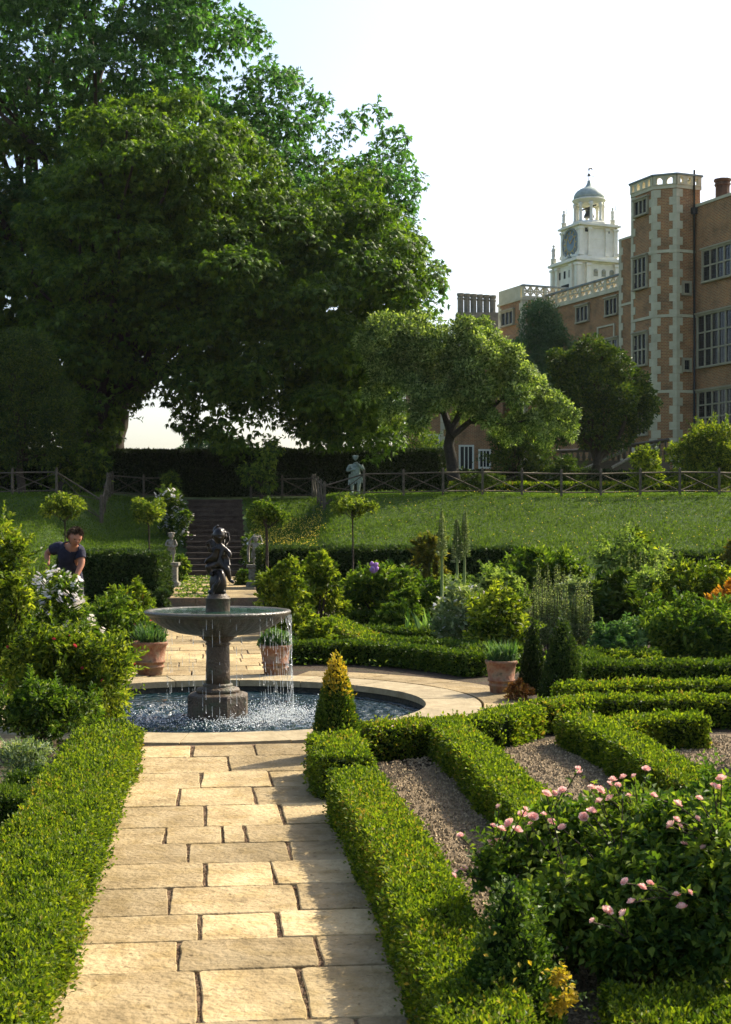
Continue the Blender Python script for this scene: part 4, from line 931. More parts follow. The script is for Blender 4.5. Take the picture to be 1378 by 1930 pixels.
# main facade right of the tower (plane b = 0, a negative)
zf = wz(392, 80)-HB
wallpart('wall', [(-14,-9),(-14,0),(0,0),(0,-9)][::-1], -1, zf, m_brick)
wallpart('coping', [(-14.1,-.3),(-14.1,.08),(-.003,.08),(-.003,-.3)][::-1], zf, zf+.16, m_stonew)
for z_ in (s1-.1, s2, s3):
    if z_ != s1-.1: wallpart('string_course', [(-14.0,-.1),(-14.0,.06),(-.01,.06),(-.01,-.1)][::-1], z_-.08, z_+.08, m_stonew)
def frow(pxl, pyt, pyb, cols, rows):
    a = h_on_b(pxl, 0); wdt = .62*cols; window(a, a-wdt, 0, 0, hz(pyb, a, 0), hz(pyt, a, 0), cols, rows); window(a-wdt-2.2, a-2*wdt-2.2, 0, 0, hz(pyb, a, 0), hz(pyt, a, 0), cols, rows)
frow(1328, 475, 531, 4, 2); frow(1318, 597, 692, 5, 3); frow(1319, 741, 812, 5, 3)
# rainwater pipe
g = Geo(); g.tube([(-.12,.14,0), (-.12,.14,ztop+.25)], .055, 8); g.box((-.12,.16,zf-.2), (.3,.26,.35)); g.build('drainpipe', m_iron, house)
# chimney over the right wing
c_a = h_on_b(1362, -1.5); g = Geo(); zc = hz(392, c_a, -1.5)-.6; zt = hz(338, c_a, -1.5)
g.lathe([(.5,zc),(.5,zc+.4),(.4,zc+.45),(.4,zt-.4),(.46,zt-.35),(.46,zt-.25),(.4,zt-.2),(.5,zt-.1),(.5,zt)], (c_a,-1.5,0), 8, smooth=False); g.build('chimney', noisemat('chimney_brick', [(.05,.035,.025),(.11,.075,.05)], 4, .9, .2), house)
# return block left of the tower
za = hz(455, 6.13, 1.0); wallpart('wall', [(4.0,-1),(4.0,1.0),(6.13,1.0),(6.13,-1)][::-1], -1, za, m_brick)
wallpart('coping', [(4.02,-1),(4.02,1.05),(6.18,1.05),(6.18,-1)][::-1], za, za+.12, m_stonew); quoins((6.13,1.0), (0,-1), (-1,0), -1, za, .4, .22)
wallpart('string_course', [(4.02,-.9),(4.02,1.04),(6.17,1.04),(6.17,-.9)][::-1], hz(578,6,1), hz(578,6,1)+.14, m_stonew)
# long wing with balustrade
aw1 = 16.5; zw = hz(548, 7.65, 0); zwt = hz(516, 7.65, 0)
wallpart('wall', [(6.13,-8),(6.13,0),(aw1,0),(aw1,-8)][::-1], -1, zw, m_brick)
wallpart('string_course', [(6.14,-.2),(6.14,.14),(aw1,.14),(aw1,-.2)][::-1], zw, zw+.14, m_stonew)
def balustrade(a0, b0, a1, b1, z0, z1, n):
    g = Geo(); p, q = np.array([a0,b0]), np.array([a1,b1]); d = q-p; ln = np.linalg.norm(d); d /= ln; ang = math.atan2(d[1], d[0])
    def bx_(s0, s1_, y0, y1, t=.16): cc = p+d*(s0+s1_)/2; g.box((*cc, (y0+y1)/2), (s1_-s0, t, y1-y0), ang)
    bx_(0, ln, z0, z0+.14, .22); wv = ln/n; zz0, zz1 = z0+.14, z1-.12
    for j in range(n+1): bx_(max(0, j*wv-.12), min(ln, j*wv+.12), zz0, zz1, .2)
    for j in range(n):
        s0, s1_ = j*wv+.12, (j+1)*wv-.12; m_ = max(2, int((s1_-s0)/.42)); w2 = (s1_-s0)/m_; hm = (zz0+zz1)/2
        for t in range(m_):
            for (u0, v0, u1, v1) in ((0,zz0,1,zz1),(1,zz0,0,zz1)):
                A_ = p+d*(s0+w2*(t+u0)); B_ = p+d*(s0+w2*(t+u1)); g.tube([(*A_, v0), (*B_, v1)], .06, 4)
            if t: bx_(s0+w2*t-.04, s0+w2*t+.04, zz0, zz1, .1)
        bx_(s0, s1_, hm-.05, hm+.05, .12)
    g.build('balustrade', m_stonew, house)
    g = Geo(); cc = (p+q)/2; g.box((*cc, z1-.055), (ln+.1, .3, .11), ang); g.build('coping', m_lead, house)
balustrade(6.16, 0, aw1, 0, zw+.14, zwt, 7)
wallpart('roof', [(6.2,-7),(6.2,-1.4),(aw1,-1.4),(aw1,-7)][::-1], zw-.1, zw+.5, m_lead)
win_b(1144, 1165, 567, 595, 0, 3, 1); win_b(1089, 1110, 582, 608, 0, 3, 1); win_b(1126, 1166, 648, 690, 0, 4, 2); win_b(1060, 1095, 680, 720, 0, 4, 2)
g = Geo()
a0_, a1_ = h_on_b(1127, .0), h_on_b(1160, .0); zt_, zb_ = hz(617, a0_, 0), hz(646, a0_, 0)
for (x0, x1, y0, y1) in ((a1_, a0_, zt_-.1, zt_), (a1_, a0_, zb_, zb_+.1), (a1_, a1_+.12, zb_+.1, zt_-.1), (a0_-.12, a0_, zb_+.1, zt_-.1)): g.b2(x0, x1, -.02, .09, y0, y1)
g.build('stone_panel', m_stonew, house)
# end pavilion
b1_ = 1.82; a2_ = 19.8; zp = hz(536, aw1, b1_); zq = hz(565, aw1, b1_)
wallpart('wall', [(aw1,-6),(aw1,b1_),(a2_,b1_),(a2_,-6)][::-1], -1, zq, m_brick)
wallpart('string_course', [(aw1-.1,-6),(aw1-.1,b1_+.1),(a2_+.1,b1_+.1),(a2_+.1,-6)][::-1], zq, zq+.15, m_stonew)
wallpart('parapet', [(aw1+.25,b1_-.2),(aw1+.25,b1_),(a2_,b1_),(a2_,b1_-.2)][::-1], zq+.15, zp, m_stonew)
balustrade(aw1, b1_, aw1, -1.6, zq+.15, zp, 2)
quoins((aw1,b1_), (0,-1), (1,0), -1, zq, .4, .22); quoins((a2_,b1_), (0,-1), (-1,0), -1, zq, .4, .22)
win_b(948, 969, 592, 615, b1_, 3, 1); win_b(948, 969, 650, 690, b1_, 3, 2)
# cluster of octagonal chimneys
m_chim = noisemat('sooty_brick', [(.11,.11,.085),(.22,.21,.165)], 3, .9, .2)
ch = empty('chimney_stack', (wx(898,101), 101, 14.4), 'row of six dark octagonal brick chimneys behind the round tree', 'chimney stack')
for k in range(6):
    g = Geo(); zt = wz(553+.4*k, 101)-14.4
    g.lathe([(.215,0),(.215,zt-.45),(.25,zt-.4),(.25,zt-.32),(.2,zt-.28),(.27,zt-.1),(.27,zt)], (wx(868+12.4*k,101)-wx(898,101), .1*k, 0), 8, smooth=False); g.build('chimney_shaft', m_chim, ch)
g = Geo(); g.b2(-1.45, 1.5, -.5, .8, -1.0, 2.3); g.build('base', m_chim, ch)
# low brick annexe seen under the trees
an = empty('brick_annexe', (wx(850,95), 95, 2.6), 'low brick wing with a tall pale window seen under the round tree', 'building')
g = Geo(); x_ = lambda px: wx(px, 95)-wx(850, 95); zz = lambda py: wz(py, 95)-2.6
g.b2(x_(770), x_(948), 0, 7, -.6, 11.0); g.build('wall', m_brick, an)
g = Geo(); g.b2(x_(768), x_(950), -.1, 7.1, 11.0, 11.3); g.build('coping', m_stonew, an)
for (l, r, t, b) in ((868,890,842,884),(905,922,850,880),(800,826,822,848)):
    g = Geo(); g.b2(x_(l)-.12, x_(l), -.1, .05, zz(b)-.12, zz(t)+.12); g.b2(x_(r), x_(r)+.12, -.1, .05, zz(b)-.12, zz(t)+.12); g.b2(x_(l), x_(r), -.101, .05, zz(t), zz(t)+.12); g.b2(x_(l), x_(r), -.101, .05, zz(b)-.12, zz(b))
    for k in (1, 2): xx = x_(l)+(x_(r)-x_(l))*k/3; g.b2(xx-.03, xx+.03, -.08, .0, zz(b), zz(t))
    f = g.build('window', m_cream, an); g = Geo(); g.b2(x_(l), x_(r), -.03, -.01, zz(b), zz(t)); g.build('pane', m_glass, f)
g = Geo()
for k in range(24): g.b2(x_(830), x_(836+(k % 2)*3), -.05, .05, -.4+k*.45, -.4+k*.45+.43)
g.build('quoins', m_stonew, an)

# ------------------------------------------------------------------ clock tower
CY = 120.0; PM = CY/F; cx0 = wx(1094, CY)
ct = empty('clock_tower', (cx0, CY, 9.0), 'pale stone clock tower with an open domed lantern and weathervane above the roofs', 'clock tower', None, HR)
W1, W2 = 2.75, 3.4           # depth along a (clock side), width along -b (right side)
cz = lambda py: wz(py, CY)-9.0
def cblock(name, off, z0, z1, m=m_cream, taper=1.0, lab=None):
    g = Geo(); g.box((W1/2, -W2/2, (z0+z1)/2), (W1+2*off, W2+2*off, z1-z0), taper=taper); o = g.build(name, m, ct); return o
LO = .62
cblock('lower_stage', LO, 0, cz(497)); cblock('cornice', LO+.12, cz(497), cz(494)); cblock('cornice', LO+.38, cz(494), cz(489.5)); cblock('cornice', LO+.2, cz(489.5), cz(487))
cblock('clock_stage', 0, cz(487), cz(427)); cblock('plinth_band', .14, cz(487), cz(480)); cblock('cornice', .14, cz(427), cz(424)); cblock('cornice', .38, cz(424), cz(420.5)); cblock('cornice', .2, cz(420.5), cz(418))
def pil(g, a, b, z0, z1, w_=.34, t=.2):
    g.box((a, b, (z0+z1)/2), (w_, w_, z1-z0)); g.box((a, b, z1-.1), (w_+.14, w_+.14, .2)); g.box((a, b, z0+.15), (w_+.14, w_+.14, .3))
class PG:
    def __init__(s, nm): s.nm = nm
    def box(s, *a, **k):
        if not hasattr(s, 'g') or s.c == 3: s.g = Geo(); s.c = 0
        s.g.box(*a, **k); s.c += 1
        if s.c == 3: s.g.build(s.nm, m_cream, ct)
g = PG('pilaster')
for a in (.1, W1-.1):
    for b in (-.1, -W2+.1): pil(g, a+(-.12 if a < 1 else .12), b+(.12 if b > -1 else -.12), cz(480), cz(427))
for b in (-.85, -W2+.85): pil(g, -.02, b, cz(480), cz(427), .26)
for a in (.0,): pil(g, W1/2+1.0, .02, cz(480), cz(427), .22); pil(g, W1/2-1.0, .02, cz(480), cz(427), .22)
g = PG('column'); z1_, z0_ = cz(498), cz(498)-6
for f in (0, .2, .8, 1): pil(g, -LO-.05, LO-f*(W2+2*LO), z0_, z1_, .36); pil(g, -LO+f*(W1+2*LO), LO+.05, z0_, z1_, .36)
m_dark = mat('dark_opening', (.02,.03,.03), .8, .1)
for k in range(3):     # arched openings on the right face of the lower stage
    b = -W2*.33-k*.78; g = Geo(); za_, zb_ = cz(507), cz(521)
    g.b2(-LO-.03, -LO+.02, b-.2, b+.2, zb_, za_-.2); g.lathe([(.2,-.03),(.2,.02),(.0,.021)], (0,0,0), 16, cap=False)
    v = g.V[-1]; g.V[-1] = np.column_stack([-LO-v[:,2]-.012, b+v[:,0], za_-.2+v[:,1]]); g.build('arched_opening', noisemat('shaded_louvre', [(.25,.26,.2),(.34,.34,.26)], 4), ct)
for a in (W1*.25, W1*.55, W1*.85): g = Geo(); g.b2(a-.14, a+.14, LO-.02, LO+.03, cz(521), cz(507)); g.build('arched_opening', m_dark, ct)
g = Geo(); g.b2(W1*.3, W1*.75, LO-.02, LO+.035, cz(545), cz(533)); g.build('arched_opening', m_dark, ct)
for b in (-W2*.16-.05, -W2*.86+.25):
    g = Geo(); z_ = cz(432); g.b2(-.05, .02, b-.26, b+.26, z_-.26, z_+.26); f = g.build('square_window', m_cream, ct); g = Geo(); g.b2(-.06, .02, b-.17, b+.17, z_-.17, z_+.17); g.build('pane', m_dark, f)
# panel lines on the right face
g = Geo(); 
for z_ in (cz(447), cz(464)): g.b2(-.03, .02, -W2*.8, -W2*.28, z_-.03, z_+.03)
g.b2(-.03, .02, -W2*.29, -W2*.265, cz(478), cz(440)); g.b2(-.03, .02, -W2*.815, -W2*.79, cz(478), cz(440)); g.build('panel_moulding', m_cream, ct)
# clock dial on the left face (normal +b)
dc = (W1/2, .03, (cz(427)+cz(480))/2); R_ = 1.12
def disc(g, r0, r1, y0, y1, n=48):
    g.lathe([(r0,y0),(r0,y1),(r1,y1),(r1,y0)], (0,0,0), n, cap=False); v = g.V[-1]; g.V[-1] = np.column_stack([v[:,0]+dc[0], v[:,2]+dc[1], v[:,1]+dc[2]])
g = Geo(); disc(g, .0, R_, 0, .1); d_ = g.build('clock_face', m_dial, ct)
g = Geo(); disc(g, R_-.02, R_+.14, 0, .2); g.build('rim', m_lead, d_)
g = Geo()
for k in range(12):
    a = k*math.pi/6; c, s = math.cos(a), math.sin(a); g.tube([(dc[0]+c*R_*.72, .15, dc[2]+s*R_*.72), (dc[0]+c*R_*.93, .15, dc[2]+s*R_*.93)], .045, 4)
disc(g, R_*.64, R_*.67, .05, .13); g.build('hour_marks', m_gold, d_)
for a, ln, r in ((2.5, .8, .045), (.9, .6, .06)):
    g = Geo(); g.tube([(dc[0], .19, dc[2]), (dc[0]+math.cos(a)*ln*R_, .19, dc[2]+math.sin(a)*ln*R_)], [r, r*.5], 4); g.build('clock_hand', m_gold, d_)
# pediment scroll under the clock
g = Geo(); 
for sx in (-1, 1): g.tube([(W1/2+sx*1.3, .16, cz(483)), (W1/2+sx*.9, .2, cz(479)), (W1/2+sx*.5, .2, cz(480)), (W1/2+sx*.2, .2, cz(476))], .12, 6)
g.build('scroll', m_cream, ct)
# lantern
lc = (W1/2, -W2/2); lr = 1.2
g = Geo(); g.lathe([(1.62, cz(418)), (1.62, cz(415)), (1.5, cz(414)), (1.42, cz(411.5)), (1.3,cz(411))], (*lc, 0), 8, smooth=False, a0=.39); g.build('lantern_base', m_cream, ct)
zl0, zl1 = cz(411), cz(376)
g = Geo()
for k in range(8):
    a = .39+k*math.pi/4; p = (lc[0]+lr*math.cos(a), lc[1]+lr*math.sin(a)); g.lathe([(.17,zl0),(.17,zl0+.1),(.13,zl0+.14),(.12,zl1-.35),(.16,zl1-.3),(.17,zl1)], (*p, 0), 12)
    a2 = a+math.pi/4; q_ = (lc[0]+lr*math.cos(a2), lc[1]+lr*math.sin(a2)); n_ = 9
    for t in range(n_):  # round arch between columns
        f = (t+.5)/n_; u_ = 2*f-1; dpt = (1-math.sqrt(max(0, 1-u_*u_)))*.42+.04; x = p[0]+(q_[0]-p[0])*f; y = p[1]+(q_[1]-p[1])*f; g.box((x, y, zl1-dpt/2), (.12/1, 2*lr*math.sin(math.pi/8)/n_+.01, dpt), a+math.pi/8)
g.build('lantern_arcade', m_cream, ct)
g = Geo(); g.lathe([(1.28,zl1),(1.3,zl1+.2),(1.42,zl1+.25),(1.46,zl1+.34),(1.36,zl1+.4),(1.3,zl1+.42)], (*lc,0), 32); g.build('lantern_cornice', m_cream, ct)
zd = zl1+.42; zt_ = cz(330)
pr = [(1.3,0),(1.29,.3),(1.2,.62),(1.02,.92),(.78,1.14),(.5,1.3),(.33,1.45),(.22,1.68),(.15,1.9),(.14,2.1),(.1,2.15)]; sc_ = (zt_-zd)/2.15
g = Geo(); g.lathe([(r, zd+z*sc_) for r, z in pr], (*lc,0), 48, mod=lambda A, k, r: 1+.02*np.abs(np.cos(A*8))); g.build('dome', m_dome, ct)
g = Geo(); g.tube([(*lc, zt_-.1), (*lc, cz(299))], [.05,.02], 6); g.ball((*lc, cz(319)), .13); g.ball((*lc, cz(309)), .08)
for ang in (0, math.pi/2): c, s = math.cos(ang), math.sin(ang); g.tube([(lc[0]-.55*c, lc[1]-.55*s, cz(321)), (lc[0]+.55*c, lc[1]+.55*s, cz(321))], .018, 4)
vd = np.array([.35,-.93]); g.tube([(lc[0]-vd[0]*.1, lc[1]-vd[1]*.1, cz(306)), (lc[0]+vd[0]*.25, lc[1]+vd[1]*.25, cz(305)), (lc[0]+vd[0]*.5, lc[1]+vd[1]*.5, cz(307))], [.03,.09,.03], 6)
g.build('weathervane', m_iron, ct)
# bell
g = Geo(); g.lathe([(.45,zl1-1.1),(.42,zl1-.95),(.3,zl1-.7),(.22,zl1-.4),(.05,zl1-.3)], (*lc,0), 20); g.tube([(lc[0]-1.1,lc[1],zl1-.25),(lc[0]+1.1,lc[1],zl1-.25)], .07, 6); g.build('bell', m_iron, ct)
def figurine(a, b, z, s=1.0):
    g = Geo(); g.lathe([(.2*s,0),(.2*s,.3*s),(.24*s,.33*s),(.24*s,.38*s),(.13*s,.42*s),(.16*s,.6*s),(.12*s,.85*s),(.17*s,1.05*s),(.1*s,1.2*s),(.05*s,1.24*s)], (a,b,z), 12)
    g.ball((a,b,z+1.35*s), .11*s, 8); g.tube([(a,b-.1*s,z+1.1*s), (a,b-.3*s,z+1.25*s), (a,b-.28*s,z+1.6*s)], .04*s, 5); g.tube([(a,b+.1*s,z+1.1*s), (a,b+.28*s,z+.85*s), (a,b+.1*s,z+.75*s)], .04*s, 5); g.build('finial_figure', m_cream, ct)
zc_ = cz(418); figurine(-.05,-W2+.25, zc_); figurine(W1-.15,.05, zc_); figurine(W1-.1,-W2+.1, zc_)
zc_ = cz(487); figurine(W1+LO-.1, LO+.05, zc_, 1.15); figurine(-LO+.1, -W2-LO+.05, zc_, 1.15)
# ------------------------------------------------------------------ trees
np.random.seed(11); random.seed(11)
def inpoly(x, y, P):
    P = np.array(P); c = np.zeros(len(x), bool); n = len(P)
    for i in range(n):
        x1, y1 = P[i]; x2, y2 = P[(i+1) % n]; m = ((y1 > y) != (y2 > y)) & (x < (x2-x1)*(y-y1)/((y2-y1)+1e-9)+x1); c ^= m
    return c
def distpoly(x, y, P):
    P = np.array(P, float); d = np.full(len(x), 1e9)
    for i in range(len(P)):
        a, b = P[i], P[(i+1) % len(P)]; ab = b-a; t = np.clip(((x-a[0])*ab[0]+(y-a[1])*ab[1])/(ab@ab+1e-9), 0, 1); d = np.minimum(d, np.hypot(x-a[0]-t*ab[0], y-a[1]-t*ab[1]))
    return d
def crown_clumps(poly, Y, r, n, depth, rj=.3, margin=.75):
    """clump centres filling a body of revolution-like depth whose outline follows the tree's real silhouette (metres, x and z at distance Y)"""
    P = np.array([(wx(a, Y), wz(b, Y)) for a, b in poly]); lo, hi = P.min(0), P.max(0); C, R = [], []
    tries = 0
    while len(C) < n and tries < n*60:
        tries += 1; x, z = np.random.uniform(lo[0], hi[0]), np.random.uniform(lo[1], hi[1])
        if not inpoly(np.array([x]), np.array([z]), P)[0]: continue
        d = distpoly(np.array([x]), np.array([z]), P)[0]; rr = r*random.uniform(1-rj, 1+rj)
        if d < rr*margin: rr = max(r*.45, d/margin); 
        if d < r*.35: continue
        yy = min(depth, math.sqrt(max(.05, d))*depth*.36); s = random.choice((-1,-1,1)); f = random.random()**.35
        cc = (x, Y+s*yy*f, z)
        if any((cc[0]-q[0])**2+(cc[1]-q[1])**2+(cc[2]-q[2])**2 < (rr*.62)**2 for q in C[-400:]): continue
        C.append(cc); R.append((rr, rr, rr*.8))
    return np.array(C), np.array(R)
def limb(g, a, b, r0, r1, n=7, wob=.3, mat_=0):
    a, b = np.array(a, float), np.array(b, float); pts = []; L = np.linalg.norm(b-a)
    for k in range(n): f = k/(n-1); p = a+(b-a)*f; p = p+np.random.randn(3)*wob*L*.06*math.sin(f*math.pi); p[2] += math.sin(f*math.pi)*L*.06; pts.append(p)
    g.tube(pts, np.linspace(r0, r1, n), 8, mat_)
    return pts
def tree(name, label, base, C, R, L, W, lm, cov, fan=1, trunk=(.5,.2), fork=.25, nl=10, cat='tree', group=None, tops=None, maxn=300000, **k):
    base = np.array(base, float); root = empty(name, tuple(base), label, cat, group); g = Geo()
    cen = C.mean(0) if tops is None else np.array(tops, float); hgt = cen[2]-base[2]
    f = base+(cen-base)*fork; limb(g, (0,0,-.2), f-base, trunk[0], trunk[0]*.72, 6, .4)
    idx = np.random.permutation(len(C))[:nl]
    for i in idx:
        p = limb(g, f-base, (C[i]-base), trunk[0]*.5*random.uniform(.6,1), trunk[1]*.35, 8, .8)
    g.build('trunk', m_wood, root)
    g = Geo(); clump_leaves(g, C-base, R, L, W, cov, fan=fan, maxn=maxn, **k); g.build('crown', lm, root); return root
def big(name, label, poly, Y, base, tops, n, r, depth, lm, L, seed, trunk, maxn, fork=.3, edge=90, extra=None):
    """chestnut crown: dark inner mass plus many flattened drooping boughs, smaller boughs round the rim"""
    np.random.seed(seed); random.seed(seed)
    Ci, Ri = crown_clumps(poly, Y, r*1.5, n//5, depth*.75, .2, .9)
    B, RB = crown_clumps(poly, Y, r*2.1, int(n/4.2), depth, .35, .95); C = []; R = []
    if extra: B2, RB2 = crown_clumps(extra, Y+.5, r*1.3, 60, depth*.5, .3, .6); B = np.concatenate([B, B2]); RB = np.concatenate([RB, RB2])
    for c, rb in zip(B, RB):
        for j in range(9):
            d = nrm(np.random.randn(3)); d[2] = abs(d[2])*.9-.15; q_ = rb[0]*random.uniform(.3,.5); C.append(c+d*rb*random.uniform(.5,.85)*[1,1,.8]); R.append((q_*1.1, q_*1.1, q_*.75))
    C, R = np.array(C), np.array(R)
    P = np.array([(wx(a, Y), wz(b, Y)) for a, b in poly]); Ce = []; Re = []
    for _ in range(edge*3):
        i = random.randrange(len(P)); p, q = P[i], P[(i+1) % len(P)]; f = random.random()
        if random.random() > np.linalg.norm(q-p)/3.5: continue
        c = p+(q-p)*f; m = np.array([-(q-p)[1], (q-p)[0]]); m = m/np.linalg.norm(m); 
        if not inpoly(np.array([c[0]+m[0]*.1]), np.array([c[1]+m[1]*.1]), P)[0]: m = -m
        rr = r*random.uniform(.3,.6); c = c+m*rr*random.uniform(.1,.9); Ce.append((c[0], Y+random.uniform(-1,1)*depth*.22, c[1])); Re.append((rr, rr, rr*.75))
    base = np.array(base, float); root = empty(name, tuple(base), label, 'tree'); g = Geo(); cen = np.array(tops, float); f = base+(cen-base)*fork
    limb(g, (0,0,-.2), f-base, trunk, trunk*.72, 6, .4)
    for i in [i for i in np.random.permutation(len(C)) if C[i][2] > cen[2]-1.0][:34]: limb(g, f-base, C[i]-base, trunk*.4*random.uniform(.5,1), trunk*.1, 8, .8)
    g.build('trunk', m_wood, root)
    g = Geo(); clump_leaves(g, Ci-base, Ri, L*1.3, L*.55, .55, shell=.8, fan=5, hang=.3, maxn=maxn//6)
    CA = np.concatenate([C, np.array(Ce)]); RA = np.concatenate([R, np.array(Re)])
    clump_leaves(g, CA-base, RA, L, L*.4, 1.25, shell=.42, fan=5, up=.15, hang=.38, rand=.5, maxn=maxn, lump=.25, bottom=.22, cull=.6, droop=.15)
    # hanging sprays round every bough give the ragged outline
    shoots(g, CA-base, RA, 400, .7, L*1.3, L*.5, up=.1, per=12, out=1.0)
    g.build('crown', lm, root)
polyB = [(-260,-200),(430,-200),(455,20),(480,60),(520,120),(560,140),(600,175),(622,205),(590,238),(560,290),(600,300),(640,250),(665,212),(700,205),(728,240),(760,268),(790,330),(770,370),(775,410),(800,460),(820,500),(835,560),(800,620),(500,640),(300,600),(60,600),(-260,600)]
big('chestnut_tree', 'tall horse chestnut rising out of the top left of the photo behind the domed one', polyB, 64, (wx(200,63), 63.5, 2.9), (wx(260,63), 64, wz(380,63)), 330, 1.25, 6.0, G_CHESTB, .22, 21, .7, 88000)
polyF = [(60,420),(130,300),(175,225),(260,195),(350,195),(400,205),(460,245),(510,300),(545,350),(572,385),(600,345),(650,318),(690,330),(740,390),(770,440),(820,490),(848,560),(840,620),(770,650),(745,730),(735,840),(705,870),(665,825),(625,850),(590,850),(558,800),(522,838),(480,870),(430,865),(385,850),(358,815),(336,795),(302,748),(262,752),(226,800),(200,850),(150,890),(90,870),(60,700)]
big('chestnut_tree', 'broad domed horse chestnut with a sunlit top standing nearest the fence', polyF, 56, (wx(120,57), 57, 2.85), (wx(330,56), 56, wz(480,56)), 480, .95, 6.0, G_CHEST, .19, 22, .42, 175000, extra=[(540,600),(770,600),(752,700),(742,850),(700,868),(600,855),(545,790)])
polyL = [(-260,360),(-60,260),(60,250),(150,330),(190,500),(200,700),(200,820),(150,915),(60,930),(-260,930)]
big('chestnut_tree', 'dark shaded horse chestnut filling the left edge beside the domed one', polyL, 60, (wx(20,60), 60, 2.9), (wx(30,60), 60, wz(600,60)), 130, 1.15, 4.5, G_CHEST, .25, 23, .5, 32000)
# young oak-like tree at the left edge
polyS = [(-60,640),(10,625),(50,612),(90,640),(110,690),(140,730),(150,790),(130,850),(80,880),(-60,890)]
C, R = crown_clumps(polyS, 49.5, .62, 90, 1.8)
tree('small_leaved_tree', 'small-leaved dark tree at the left edge in front of the chestnuts', (wx(40,49.5), 49.5, 2.65), C, R, .12, .06, G_DARK, 1.7, 1, (.16,.1), .4, 8, maxn=45000)
for (px, py, w_, h_, n, lab) in ((150, 885, 120, 80, 16, 'low drooping bush of pale leaves by the left trellis fence'), (492, 882, 64, 70, 6, 'drooping pale-leaved sapling in front of the tall hedge right of the steps')):
    Y = 51.5; C = np.array([(wx(px+random.uniform(-.4,.4)*w_, Y), Y+random.uniform(-.6,.6), wz(py+random.uniform(-.45,.4)*h_, Y)) for _ in range(n)]); R = np.full((n,3), .36)
    tree('sapling', lab, (wx(px,Y), Y, 2.7), C, R, .17, .075, G_MID, 1.3, 3, (.07,.04), .4, 5, hang=.5, maxn=6000, cat='small tree')
# tree crown showing over the hedge
C = np.array([(wx(x,110), 110+random.uniform(-1,1), wz(y,110)) for x, y in ((365,862),(382,850),(400,842),(420,850),(440,862),(392,865))]); 
tree('distant_tree', 'rounded green tree top showing over the tall hedge in the gap of sky', (wx(395,110), 110, 3.0), C, np.full((6,3), 1.3), .3, .2, G_CON, 1.6, 1, (.3,.2), .5, 4, maxn=8000)
# pale lobed tree
lobes = [((760,660),88),((735,720),60),((800,740),62),((870,655),72),((880,720),70),((935,690),70),((975,720),48),((1020,760),62),((1065,785),45),((990,805),50),((930,780),45),((770,780),42),((705,650),38),((860,780),30),((700,740),36),((1085,810),24),((900,770),50),((950,735),60),((745,790),42),((790,805),38),((1030,815),36),((960,800),40),((915,630),40)]
YT = 50.5; C = []; R = []
for (x, y), r in lobes:
    rm = r*YT/F; oy = random.uniform(-.9,.9)
    for k in range(max(3, int(7*(r/60)**2))):
        d = nrm(np.random.randn(3)); f = random.uniform(.35,.72); C.append((wx(x,YT)+d[0]*rm*f, YT+oy+d[1]*rm*f*.95, wz(y,YT)+d[2]*rm*f)); R.append(rm*random.uniform(.24,.46))
C = np.array(C); R = np.array(R)
root = tree('lobed_tree', 'grey-green multi-lobed tree with silvery leaves and a dark forked trunk behind the fence', (wx(856,YT), YT, 2.78), C, R, .15, .06, G_PALE, 1.7, 1, (.22,.16), .0, 0, shell=.55, rand=.8, maxn=90000, lump=.3)
g = Geo(); B0 = np.array([wx(856,YT), YT, 2.78]); pj = lambda x, y, dy=0: (wx(x,YT)-B0[0], dy, wz(y,YT)-B0[2])
for pts, r in (([(856,905),(852,870),(846,840),(850,815)], (.24,.17)), ([(850,818),(838,780),(820,745),(790,700)], (.15,.06)), ([(848,818),(866,780),(872,740),(880,680)], (.13,.05)), ([(852,822),(885,795),(925,770),(960,740)], (.12,.05)), ([(838,780),(810,765),(770,760)], (.08,.03)), ([(885,795),(950,800),(1010,790)], (.08,.03))):
    g.tube([pj(x, y, .05*i) for i, (x, y) in enumerate(pts)], np.linspace(r[0], r[1], len(pts)), 9)
g.build('limb', m_wood2, root)
# dark round tree
YD = 62; lob = [((1060,690),46),((1110,680),50),((1160,700),50),((1200,730),44),((1215,770),34),((1150,760),70),((1090,750),70),((1180,800),46),((1120,810),55),((1060,790),50),((1215,800),20)]
C = []; R = []
for (x, y), r in lob:
    rm = r*YD/F
    for k in range(max(4, int(11*(r/50)**2))): d = nrm(np.random.randn(3)); f = random.uniform(.25,.66); C.append((wx(x,YD)+d[0]*rm*f, YD+d[1]*rm*f*1.1, wz(y,YD)+d[2]*rm*f)); R.append(rm*random.uniform(.38,.55))
tree('dark_tree', 'dense dark evergreen tree in front of the brick tower', (wx(1122,YD), YD, 3.0), np.array(C), np.array(R), .17, .09, G_DARK, 2.2, 1, (.25,.16), .3, 9, shell=.5, maxn=90000, lump=.1)
# conifer
YC = 76; C = []; R = []
for y in np.linspace(582, 735, 18):
    hw = 18+(y-576)*.55; 
    for k in range(12):
        a = random.random()*6.28; f = random.uniform(.3,1); C.append((wx(1022,YC)+math.cos(a)*hw*YC/F*f, YC+math.sin(a)*hw*YC/F*f, wz(y+random.uniform(-9,9),YC))); R.append(random.uniform(.25,.5))
tree('conifer', 'blue-green conifer rising behind the silvery and dark trees before the house wing', (wx(1022,YC), YC, 3.0), np.array(C), np.array(R), .2, .045, G_CON, 2.2, 1, (.22,.1), .9, 0, shell=.6, up=-.1, rand=1.0, maxn=60000, lump=.35)
